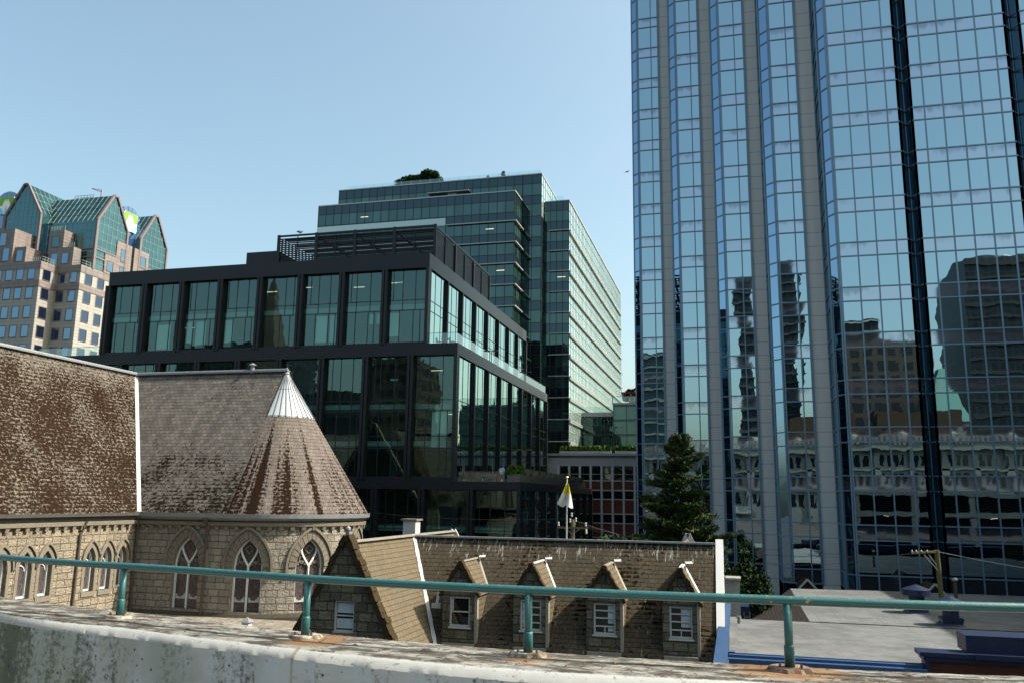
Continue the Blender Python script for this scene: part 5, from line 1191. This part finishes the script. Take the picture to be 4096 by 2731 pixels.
up = thing('utility_pole', (-10.02,54,0), 'wooden utility pole with crossarm and white insulators beside the flagpole', 'utility pole')
MB().tube([(-10.0,54,0),(-10.02,54,14.75)], [.17,.13], 10).build('pole', M['pole'], up)
MB().box(-11.0,-9.05,53.84,53.92,14.17,14.30).build('crossarm', M['pole'], up)
q = MB()
for x, z in ((-10.05,14.9),(-10.15,14.55),(-9.78,14.6),(-10.9,14.32),(-9.15,14.32)): q.lathe((x,53.85,z), [(.03,0),(.06,.03),(.06,.10),(.03,.14),(.07,.18),(.05,.26),(0,.28)], 10)
q.lathe((-9.12,53.85,13.85), [(0,0),(.07,.05),(.07,.3),(0,.34)], 10); q.build('insulator', M['white'], up)
q = MB(); q.bar((-10.0,53.85,13.85),(-10.5,53.85,14.2),.04); q.bar((-10.0,53.85,13.85),(-9.5,53.85,14.2),.04); q.bar((-9.95,53.85,13.9),(-9.8,53.85,14.6),.05); q.build('brace', M['lead'], up)
up = thing('utility_pole', (11.6,56,0), 'mossy wooden utility pole with end-on crossarm in front of the blue tower', 'utility pole')
MB().tube([(11.8,56,0),(11.56,56,13.36)], [.17,.14], 12).build('pole', M['pole'], up)
q = MB(); q.bar((10.0,55.2,13.18),(11.6,55.95,13.28),.10,.12); q.bar((10.3,56.4,13.14),(11.6,56.05,13.24),.09,.10); q.build('crossarm', M['pole'], up)
q = MB(); [q.lathe((x,55.15+(x-10)*.47,13.22), [(.03,0),(.05,.04),(.05,.10),(0,.16)], 8) for x in (10.05,10.3,10.6,10.95)]; q.build('insulator', M['white'], up)
q = MB(); q.bar((10.75,55.5,13.1),(11.5,55.85,12.2),.05); q.bar((11.05,55.7,13.1),(11.45,55.85,12.5),.05); q.build('brace', M['lead'], up)
def wire(a, b, sag, label, r=.014, mt='wire'):
    pts = [(a[0]+(b[0]-a[0])*k/16, a[1]+(b[1]-a[1])*k/16, a[2]+(b[2]-a[2])*k/16-sag*4*(k/16)*(1-k/16)) for k in range(17)]
    tag(MB().tube(pts, r, 5, caps=False).build('overhead_wire', M[mt]), label, 'wire', 'overhead wires')
wire((11.7,56,13.25),(24,50,12.0),.3,'pale sagging wire running right from the mossy pole', .018, 'wire_l')
wire((11.5,56,13.25),(-9.1,54,14.3),.9,'upper overhead wire between the two utility poles',.012)
wire((10.1,55.2,13.2),(-9.8,54,14.5),1.5,'lower overhead wire between the two utility poles',.012)
wire((-10.1,54,14.8),(-40,66,16.2),.8,'overhead wire running left from the pole by the flag',.014)
wire((-9.9,54,14.7),(-2,62,13.2),.5,'overhead wire running from the flag side pole into the conifer',.014)

# ------------------------------------------------------------ the person on the terrace, seen from behind
PN = thing('person', (-22.42, 82.0, 17.52), 'person in pale blue hooded jacket and dark trousers standing on the terrace, seen from behind', 'person')
M['skin'] = plain('skin', (.42,.27,.20), .6); M['jacket'] = plain('pale blue jacket', (.52,.60,.68), .8, var=.12, scale=12); M['hair'] = plain('dark hair', (.03,.02,.018), .6); M['jeans'] = plain('dark trousers', (.02,.024,.035), .8)
def skinned(name, verts, edges, radii, mat, parent, root=0, sub=2):
    org = ORG[parent.name]; me = bpy.data.meshes.new(name); me.from_pydata([Vector(v)-org for v in verts], edges, [])
    me.materials.append(mat); o = bpy.data.objects.new(name, me); COL.objects.link(o); o.parent = parent; ORG[o.name] = org
    sk = o.modifiers.new('skin', 'SKIN'); 
    for i, r in enumerate(radii): me.skin_vertices[0].data[i].radius = (r, r*.9) if not isinstance(r, tuple) else r; me.skin_vertices[0].data[i].use_root = (i == root)
    sb = o.modifiers.new('sub', 'SUBSURF'); sb.levels = sub; sb.render_levels = sub
    return o
x, y, z = -22.42, 82.0, 17.52
body_v = [(x,y,z+.92),(x,y,z+1.12),(x,y,z+1.32),(x,y,z+1.44),(x,y,z+1.52),(x,y,z+1.60),
          (x-.09,y,z+.84),(x-.10,y-.01,z+.46),(x-.11,y+.02,z+.08),(x-.11,y-.08,z+.03),
          (x+.09,y,z+.84),(x+.10,y-.01,z+.46),(x+.11,y+.02,z+.08),(x+.11,y-.08,z+.03),
          (x-.17,y,z+1.38),(x-.24,y+.02,z+1.12),(x-.16,y+.14,z+.98),(x-.10,y+.19,z+.99),
          (x+.17,y,z+1.38),(x+.25,y+.02,z+1.14),(x+.28,y+.14,z+1.02),(x+.27,y+.21,z+1.03)]
body_e = [(0,1),(1,2),(2,3),(3,4),(4,5),(0,6),(6,7),(7,8),(8,9),(0,10),(10,11),(11,12),(12,13),(3,14),(14,15),(15,16),(16,17),(3,18),(18,19),(19,20),(20,21)]
rd = [(.15,.11),(.145,.10),(.17,.11),(.10,.08),.06,.05,.085,.06,.045,.04,.085,.06,.045,.04,.065,.05,.038,.03,.065,.05,.038,.03]
skinned('body', body_v, body_e, rd, M['skin'], PN)
jk_v = [(x,y,z+.86),(x,y,z+1.10),(x,y,z+1.32),(x,y,z+1.45),(x-.19,y,z+1.39),(x-.27,y+.02,z+1.12),(x-.18,y+.13,z+1.0),(x+.19,y,z+1.39),(x+.28,y+.02,z+1.14),(x+.29,y+.12,z+1.04),(x,y-.09,z+1.44)]
skinned('jacket', jk_v, [(0,1),(1,2),(2,3),(3,4),(4,5),(5,6),(3,7),(7,8),(8,9),(3,10)], [(.20,.15),(.19,.14),(.21,.15),(.12,.10),.10,.08,.06,.10,.08,.06,.09], M['jacket'], PN)
skinned('trousers', [(x,y,z+.90),(x-.09,y,z+.80),(x-.10,y,z+.46),(x-.11,y+.02,z+.06),(x+.09,y,z+.80),(x+.10,y,z+.46),(x+.11,y+.02,z+.06)], [(0,1),(1,2),(2,3),(0,4),(4,5),(5,6)], [(.155,.12),.10,.075,.065,.10,.075,.065], M['jeans'], PN)
hd = MB(); hd.lathe((x,y-.0,z+1.50), [(0,0),(.06,.01),(.085,.07),(.095,.15),(.07,.22),(0,.245)], 14); h_ = hd.build('head', M['skin'], PN, smooth=True)
hr = MB(); hr.lathe((x,y-.012,z+1.52), [(.04,-.02),(.093,.04),(.104,.13),(.08,.215),(0,.245)], 14, 0, 180, 360); hr.lathe((x,y-.005,z+1.60), [(.10,.06),(.08,.14),(0,.165)], 14); hr.build('hair', M['hair'], PN, smooth=True)
fc = MB(); fc.box(x-.012,x+.012,y+.085,y+.115,z+1.59,z+1.63); fc.box(x-.03,x+.03,y+.082,y+.092,z+1.555,z+1.565); fc.box(x-.045,x-.02,y+.082,y+.093,z+1.635,z+1.648); fc.box(x+.02,x+.045,y+.082,y+.093,z+1.635,z+1.648); fc.box(x-.105,x-.09,y-.01,y+.02,z+1.59,z+1.65); fc.box(x+.09,x+.105,y-.01,y+.02,z+1.59,z+1.65); fc.build('face', M['skin'], PN)
for sg, hx, hy, hz in ((-1,x-.10,y+.19,z+.99),(1,x+.27,y+.21,z+1.03)):
    hv = [(hx,hy,hz),(hx+sg*.0,hy+.06,hz)]; he = [(0,1)]; hrad = [(.036,.018),(.038,.016)]
    for k, (dx, ln) in enumerate(((-.026,.055),(-.009,.065),(.009,.060),(.026,.048))):
        i0 = len(hv); hv += [(hx+dx,hy+.07+ln*.5,hz-.004),(hx+dx,hy+.06+ln,hz-.022)]; he += [(1,i0),(i0,i0+1)]; hrad += [.009,.0075]
    i0 = len(hv); hv += [(hx-sg*.045,hy+.035,hz-.01),(hx-sg*.052,hy+.065,hz-.018)]; he += [(0,i0),(i0,i0+1)]; hrad += [.011,.009]
    skinned('hand', hv, he, hrad, M['skin'], PN, sub=1)

# ------------------------------------------------------------ birds
def bird(name, x, y, z, s, mt, label, wing):
    b = thing(name, (x,y,z), label, 'bird'); q = MB(); n = 10
    prof = [(0,0),(.10,.06),(.16,.18),(.17,.32),(.11,.46),(.05,.60),(.0,.66)]
    for (r0,a0),(r1,a1) in zip(prof, prof[1:]):
        for k in range(n):
            c0, c1 = 2*math.pi*k/n, 2*math.pi*(k+1)/n; f = lambda r,a,c: (x+(a-.3)*s*-1, y+r*s*math.cos(c), z+(.18+r*math.sin(c)*.8+a*.10)*s); q.face([f(r0,a0,c0),f(r0,a0,c1),f(r1,a1,c1),f(r1,a1,c0)])
    q.lathe((x+.30*s,y,z+.20*s), [(0,0),(.07*s,.04*s),(.08*s,.10*s),(.04*s,.16*s),(0,.17*s)], 8); q.bar((x+.36*s,y,z+.28*s),(x+.48*s,y,z+.26*s),.03*s); q.build('body', mt, b, smooth=True)
    w_ = MB()
    if wing: w_.prism([(x-.1*s,y,z+.25*s),(x+.2*s,y,z+.25*s),(x-.9*s,y+.1,z+.05*s)],[(x-.1*s,y,z+.28*s),(x+.2*s,y,z+.28*s),(x-.9*s,y+.1,z+.07*s)]); w_.prism([(x-.1*s,y,z+.25*s),(x+.2*s,y,z+.25*s),(x+.7*s,y+.1,z+.75*s)],[(x-.1*s,y,z+.28*s),(x+.2*s,y,z+.28*s),(x+.7*s,y+.1,z+.77*s)])
    else: w_.box(x-.35*s,x+.08*s,y-.15*s,y+.15*s,z+.22*s,z+.34*s); [w_.bar((x,y+d,z-.0),(x,y+d,z+.15*s),.02) for d in (-.05,.05)]
    w_.build('wing', M['gutter'], b)
bird('seagull', -49.9, 87.95, 47.13, 1.0, M['white'], 'white gull perched on the top edge of the louvred roof screen', False)
bird('flying_bird', -7.0, 60, 40.2, .35, M['dark'], 'tiny dark bird flying in the sky left of the blue tower', True)
# ------------------------------------------------------------ vegetation
import numpy as np
def leaf_mat(name, c1, c2, c3=None):
    t = NT(name); p = t.pos(); a = t.noise(p, 1.1, 3); b = t.n('TexWhiteNoise', {0: t.n('VectorMath', {0: p, 1: (6,6,6)}, operation='MULTIPLY').outputs[0]}).outputs[0]
    c = t.mix(t.ramp(t.m('ADD', t.m('MULTIPLY', a, .7), t.m('MULTIPLY', b, .3)), .35, .65), (*c1,1), (*c2,1))
    if c3: c = t.mix(t.ramp(t.noise(p, 2.3, 3), .58, .66), c, (*c3,1))
    return t.fin(c, .8, 0, None, .10)
M['needle'] = leaf_mat('conifer needles', (.020,.044,.018), (.054,.080,.026), (.125,.105,.036))
M['leaf'] = leaf_mat('dark broad leaves', (.012,.032,.010), (.030,.060,.018))
M['ivy'] = leaf_mat('shaded ivy leaves', (.008,.022,.008), (.022,.045,.014))  # leaf tones darkened so the shadow over these trees is in the colour
M['hedge'] = leaf_mat('bright grass planter', (.035,.08,.012), (.08,.14,.022))
M['maple'] = leaf_mat('copper maple leaves', (.045,.016,.010), (.09,.032,.016))
M['bark'] = plain('bark', (.07,.05,.035), .95, var=.4, scale=6, bump=.03)
class Leaves:
    def __init__(s, seed): s.r = np.random.default_rng(seed); s.V = []; 
    def add(s, c, size, aspect=1.0, d=None):
        """c: (n,3) centres -> one quad each, optionally along direction d"""
        c = np.asarray(c, float); n = len(c)
        if n == 0: return
        if d is None: u = s.r.normal(size=(n,3))
        else: u = np.asarray(d) + s.r.normal(size=(n,3))*.35
        u /= np.linalg.norm(u, axis=1)[:,None]; w = s.r.normal(size=(n,3)); v = np.cross(u, w); v /= np.linalg.norm(v, axis=1)[:,None]
        sz = size*s.r.uniform(.6,1.3,(n,1)); u = u*sz*aspect; v = v*sz
        s.V.append(np.stack([c-u*.5-v*.5, c+u*.5-v*.35, c+u*.6+v*.35, c-u*.5+v*.5], axis=1))
    def build(s, name, mat, parent=None):
        V = np.concatenate(s.V).reshape(-1,3); n = len(V)//4
        org = ORG[parent.name] if parent is not None else Vector((float((V[:,0].min()+V[:,0].max())/2), float((V[:,1].min()+V[:,1].max())/2), float(V[:,2].min())))
        V = V - np.array(org); me = bpy.data.meshes.new(name)
        me.vertices.add(4*n); me.vertices.foreach_set('co', V.ravel().astype('f')); me.loops.add(4*n); me.loops.foreach_set('vertex_index', np.arange(4*n, dtype='i'))
        me.polygons.add(n); me.polygons.foreach_set('loop_start', np.arange(0,4*n,4,dtype='i')); 
        try: me.polygons.foreach_set('loop_total', np.full(n,4,dtype='i'))
        except Exception: pass
        me.update(calc_edges=True); me.validate(); me.materials.append(mat)
        o = bpy.data.objects.new(name, me); COL.objects.link(o); ORG[o.name] = Vector(org)
        if parent is not None: o.parent = parent
        else: o.location = org
        return o
def blob(L_, c, r, n, size, shell=.55, aspect=1.3, lumps=10, seed=1):
    """leaf clumps through an uneven crown made of several lobes"""
    g_ = np.random.default_rng(seed); c = np.array(c); r = np.array(r)
    for k in range(lumps):
        d = g_.normal(size=3); d /= np.linalg.norm(d); cc = c + d*r*g_.uniform(.35,.75); rr = r*g_.uniform(.28,.50)
        m_ = n//lumps; q = g_.normal(size=(m_,3)); q /= np.linalg.norm(q,axis=1)[:,None]; q = cc + q*rr*(g_.uniform(shell,1.05,(m_,1)))
        L_.add(q, size, aspect)
# conifer in front of the blue tower
CT = thing('conifer_tree', (-3.9,62,0), 'tall dark pointed conifer in front of the granite piers of the blue tower', 'tree')
MB().tube([(-3.9,62,0),(-3.85,62,8),(-3.65,62,16),(-3.58,62,20.7)], [.38,.30,.14,.03], 10).build('trunk', M['bark'], CT)
lv = Leaves(3); bm_ = MB(); g_ = np.random.default_rng(11); z = 7.5
while z < 20.6:
    f = (20.9-z)/13.4; R0 = 6.0*f**.85
    if z > 16.5: R0 = .28+ (20.9-z)*.55
    nb = 5 if z < 17 else 4
    for k in range(nb):
        a = g_.uniform(0, 2*math.pi); Rk = R0*g_.uniform(.45,1.2); up_ = .10*Rk
        P0 = np.array([-3.7-.02*(20-z), 62, z]); D_ = np.array([math.cos(a), math.sin(a), 0])
        tip = P0 + D_*Rk + np.array([0,0,up_-.15*Rk+.35*(z>17)])
        bm_.tube([tuple(P0), tuple(P0+D_*Rk*.5+np.array([0,0,-.10*Rk])), tuple(tip)], [.05,.035,.012], 4, caps=False)
        ns = int(8+Rk*6)
        for j in range(ns):
            t_ = .22+.80*j/ns; cc = P0*(1-t_)+tip*t_+np.array([0,0,-.10*Rk*math.sin(math.pi*t_)])
            wdt = .30*Rk*(1.15-t_)+.10; m_ = 17
            side = g_.uniform(-1,1,(m_,1))*np.array([-D_[1],D_[0],0])*wdt
            q = cc + side + g_.normal(size=(m_,3))*np.array([.10,.10,.08]) + np.array([0,0,.05])*np.abs(side).sum(1)[:,None]
            lv.add(q, .085, 3.6, d=np.tile(D_*.7+np.array([0,0,.45]), (m_,1))+side)
    z += g_.uniform(.26,.46)
lv.build('foliage', M['needle'], CT); bm_.build('branches', M['bark'], CT)
def bushtree(name, loc, c, r, n, size, mat, label, cat='tree', seed=1, trunk=True, lumps=12, group=None, aspect=1.3):
    T_ = thing(name, loc, label, cat, group); lv = Leaves(seed); blob(lv, c, r, n, size, lumps=lumps, seed=seed, aspect=aspect); lv.build('crown', M[mat], T_)
    if trunk:
        q = MB(); q.tube([loc, (c[0],c[1],(loc[2]+c[2])/2), (c[0],c[1],c[2])], [.12*r[0]**.5,.09*r[0]**.5,.05], 7)
        g = random.Random(seed)
        for k in range(6): a = g.uniform(0,6.28); q.tube([(c[0],c[1],c[2]-r[2]*.4),(c[0]+r[0]*.6*math.cos(a),c[1]+r[1]*.6*math.sin(a),c[2]+r[2]*g.uniform(-.1,.5))], [.05,.015], 5)
        q.build('trunk', M['bark'], T_)
    return T_
bushtree('broadleaf_tree', (1.6,60,0), (1.2,60,8.6), (1.5,1.6,3.3), 8000, .13, 'ivy', 'dark leafy tree between the white gable wall and the blue tower', seed=5, lumps=22)
bushtree('broadleaf_tree', (-8.3,57,0), (-7.9,57,12.3), (1.7,1.6,1.9), 4200, .16, 'leaf', 'low leafy treetop just above the rectory ridge under the brick office', seed=8, lumps=14)
bushtree('broadleaf_tree', (-6.2,58,0), (-5.6,58,12.2), (1.9,1.8,2.0), 4200, .16, 'leaf', 'low leafy treetop left of the conifer foot above the rectory ridge', seed=9, lumps=14)
bushtree('broadleaf_tree', (.4,63,0), (.4,63,9.6), (1.3,1.4,3.2), 5000, .14, 'ivy', 'ivy dark tree behind the white gable wall at the conifer foot', seed=15, lumps=16)
bushtree('maple_tree', (-17.3,150,32), (-17.2,150,34.3), (1.7,1.4,1.6), 1800, .26, 'maple', 'copper leaved maple on the pavilion roof beside the blue tower', seed=4)
bushtree('rooftop_shrub', (-57,138,71.5), (-56.3,138,73.4), (2.6,1.6,1.7), 2600, .26, 'leaf', 'left half of the clipped dark bush on top of the green tower', 'shrub', seed=2, trunk=True, group='clipped bushes on the green tower roof')
bushtree('rooftop_shrub', (-52.4,138,71.5), (-52.2,138,73.9), (2.8,1.6,2.0), 3000, .26, 'leaf', 'right half of the clipped dark bush on top of the green tower', 'shrub', seed=3, trunk=True, group='clipped bushes on the green tower roof')
bushtree('rooftop_plant', (-38,137,71.7), (-38,137,72.8), (.5,.5,.7), 160, .2, 'leaf', 'taller wispy plant behind the roof glass near the green tower corner', 'plant', seed=6)
bushtree('rooftop_plant', (-40.8,137,71.7), (-40.8,137,72.5), (.5,.5,.6), 90, .2, 'leaf', 'smaller wispy plant behind the roof glass of the green tower', 'plant', seed=7)
bushtree('terrace_shrub', (-16.6,149,32.2), (-16.2,149,32.9), (1.2,1.0,.8), 900, .2, 'hedge', 'small green bush under the copper maple on the pavilion terrace', 'shrub', seed=12)
def hedge(x0, x1, y0, y1, z0, z1, n, mat, label, size=.2, cat='planter hedge', boxed=True):
    h = thing('planter_hedge', ((x0+x1)/2,(y0+y1)/2,z0), label, cat); lv = Leaves(int(abs(x0*7)+3)); g_ = np.random.default_rng(5)
    q = np.stack([g_.uniform(x0,x1,n), g_.uniform(y0,y1,n), z0+(z1-z0)*g_.uniform(.1,1,n)**.7*(.8+.3*np.sin(g_.uniform(x0,x1,n)*2))], 1); lv.add(q, size, 2.2, d=np.tile([0,0,1],(n,1))); lv.build('foliage', M[mat], h)
    if boxed: MB().box(x0-.1,x1+.1,y0-.1,y1+.1,z0-.35,z0+.05).build('trough', M['lead'], h)
hedge(-25.8,-18.0,128.4,129.2,23.3,23.95,2600,'hedge','long strip of bright grass in a trough on the brick office roof')
hedge(-17.2,-8.0,128.4,129.2,23.3,23.95,2600,'hedge','shorter strip of bright grass in a trough beside the blue tower edge')
hedge(-21.6,-20.6,80.9,84.5,18.3,19.0,1100,'hedge','fresh green tuft at the near end of the dry roof planter', .18, boxed=False)
hedge(-21.3,-20.4,92,95,18.3,18.75,300,'hedge','small green tuft halfway along the dry roof planter', .16, boxed=False)
M['dry'] = leaf_mat('dry sedge', (.13,.12,.08), (.22,.20,.15))
hedge(-21.5,-20.35,84,118,18.2,18.75,9000,'dry','long row of dry greyish sedge in the planter along the low roof', .18, boxed=False)

# ------------------------------------------------------------ the city behind the viewer, seen mirrored in the glass towers
def gridded(name, wall, win, w, h, mw):
    t = NT(name); br = t.n('TexBrick', {'Vector': t.uvv(), 'Color1': (*win, 1), 'Color2': (*[q*2.2 for q in win], 1), 'Mortar': (*wall, 1), 'Scale': 1, 'Mortar Size': mw, 'Mortar Smooth': 0, 'Brick Width': w, 'Row Height': h}, offset=0)
    return t.fin(br.outputs[0], .5, 0, None, .3)
M['brown_f'] = gridded('brown banded facade', (.060,.046,.036), (.006,.007,.009), 3.2, 3.4, .55)
M['navy_f'] = gridded('dark slate facade', (.030,.038,.046), (.006,.010,.014), 1.7, 3.3, .22)
M['copper'] = plain('green copper', (.10,.22,.19), .7, var=.2); M['ochre'] = plain('ochre render', (.055,.038,.026), .9, var=.2)
M['heritage'] = plain('pale terracotta', (.18,.185,.175), .7, var=.15, scale=2); M['conc'] = plain('stained concrete', (.085,.092,.095), .9, var=.3, scale=1.5, streak=.25)
def tower(name, x0, x1, y0, y1, z1, mat, label, cat='office tower', bands=None, z0=0):
    o = thing(name, ((x0+x1)/2,(y0+y1)/2,0), label, cat); MB().box(x0,x1,y0,y1,z0,z1).build('wall', M[mat], o)
    if bands:
        q = MB(); z = z1-bands[1]
        while z > 6: q.box(x0-.4,x1+.4,y1-.2,y1+.5,z,z+bands[2]); z -= bands[0]
        q.build('balcony', M[bands[3]], o)
    return o
tower('brown_tower', 28, 47, -100, -75, 55.5, 'brown_f', 'brown banded office tower mirrored low in the wide blue bay')
o = tower('dark_tower', 57, 90, -110, -76, 76, 'navy_f', 'dark slab tower mirrored at the right edge of the blue glass', bands=(3.4,2,.7,'dark')); MB().lathe((66,-90,76), [(9,0),(8,2),(4,3.2),(0,3.6)], 24).build('rounded_top', M['dark'], o)
tower('slim_tower', 2.6, 7.3, -105, -88, 82, 'navy_f', 'slim dark tower mirrored in the third glass bay', bands=(3.2,1.5,.6,'conc'))
tower('slim_tower', 15.5, 21, -135, -118, 92, 'navy_f', 'slim dark tower with balconies mirrored in the fourth glass bay', bands=(3.2,1.5,.6,'conc'))
M['teal_f'] = plain('teal window wall', (.03,.06,.07), .4, var=.2)
tower('balcony_tower', -24, -13.0, -60, -45, 55.6, 'teal_f', 'teal condominium tower with pale balconies mirrored in the first glass bay', bands=(3.0,1.2,.55,'heritage'))
tower('grey_tower', 31.5, 41, -120, -105, 67.5, 'navy_f', 'hazy grey office tower mirrored above the brown one', bands=(3.6,1,.5,'gline'))
tower('ochre_block', 13, 27, -64, -56, 36, 'ochre', 'ochre rendered block mirrored above the white heritage cornice', 'building')
tower('ochre_block', 33, 50, -66, -60, 36.5, 'ochre', 'long ochre block mirrored under the brown tower', 'building')
ct = thing('copper_roof_hall', (50,-70,0), 'old hall with steep green copper roof mirrored in the right bay', 'building'); MB().box(45,52,-74,-64,0,35).build('wall', M['heritage'], ct); MB().prism([(44.5,-74.5,35),(52.5,-74.5,35),(52.5,-63.5,35),(44.5,-63.5,35)], [(47,-71,47),(48.5,-71,47),(48.5,-68,47),(47,-68,47)]).build('roof', M['copper'], ct)
hb = thing('heritage_block', (20,-45,0), 'white ornate heritage block mirrored along the lower blue glass', 'building')
MB().box(-40,80,-56,-40,0,26.6).build('wall', M['heritage'], hb)
q = MB(); q.box(-40,80,-40,-38.9,26.6,27.2); q.box(-40,80,-40,-39.3,27.2,27.9); q.box(-40,80,-40,-39.6,22.6,23.0); q.box(-40,80,-40,-39.6,18.4,18.8)
x = -40
while x < 80: q.box(x,x+.5,-39.9,-39.0,27.9,29.1); x += 1.0
q.box(-40,80,-39.9,-39.1,29.1,29.4)
for k in range(12): q.lathe((-36+10*k,-40,28.6), [(1.1,0),(.9,1.0),(0,1.5)], 10)
q.build('cornice', M['heritage'], hb)
for z0, z1 in ((23.5,25.7),(19.4,21.9),(15.2,17.7)):
    q = MB(); x = -39
    k = 0
    while x < 79:
        if k % 4 < 3: q.box(x,x+.95,-40.0,-39.96,z0,z1)
        x += 1.55; k += 1
    q.build('window_row', M['win_dark'], hb)
q = MB(); x = -33.2
while x < 79: q.box(x-.5,x+.5,-39.97,-39.6,13,26.6); x += 6.2
q.build('pilaster', M['heritage'], hb)
pk_ = thing('parking_garage', (34,-15,0), 'open concrete parking decks mirrored at the bottom of the blue glass', 'parking garage')
q = MB()
for z in (18.0, 14.7, 11.0, 7.4, 3.8): q.box(17.5,62,-27,-3,z-.75,z); 
q.build('deck_slab', M['conc'], pk_)
q = MB()
for x in (19.5, 28.2, 36.6, 45, 53.5): q.box(x-.45,x+.45,-3.9,-3.05,0,17.3)
q.build('column', M['conc'], pk_); MB().box(17.5,62,-26,-16,0,17.2).build('back_wall', M['dark'], pk_)
for x, y in ((24,-10),(31,-9),(41,-10),(50,-9)): MB().box(x,x+1.1,y,y+.15,13.7,13.8).build('light_strip', M['strip'], pk_)
for i, (x0,x1,z1,mt,lb) in enumerate(((-91,-80,52,'brown_f','brown block mirrored in the second bay from the corner of the charcoal block'),(-118,-91.5,43,'navy_f','slate block mirrored left of the brown one in the charcoal block'),(-79.5,-66,27,'navy_f','low slate block mirrored in the corner bay of the charcoal block'),(-150,-118.5,57,'navy_f','tall slate block mirrored behind the church roof'),(-65,-30,24,'brown_f','low brown block behind the viewer mirrored near the black block corner'))):
    tower('mirrored_block', x0, x1, -62, -40, z1, mt, lb, 'building')
tower('shading_tower', 34.2, 60, 38, 72, 36, 'navy_f', 'slate block beyond the right edge whose shadow crosses the grey roof', 'building')
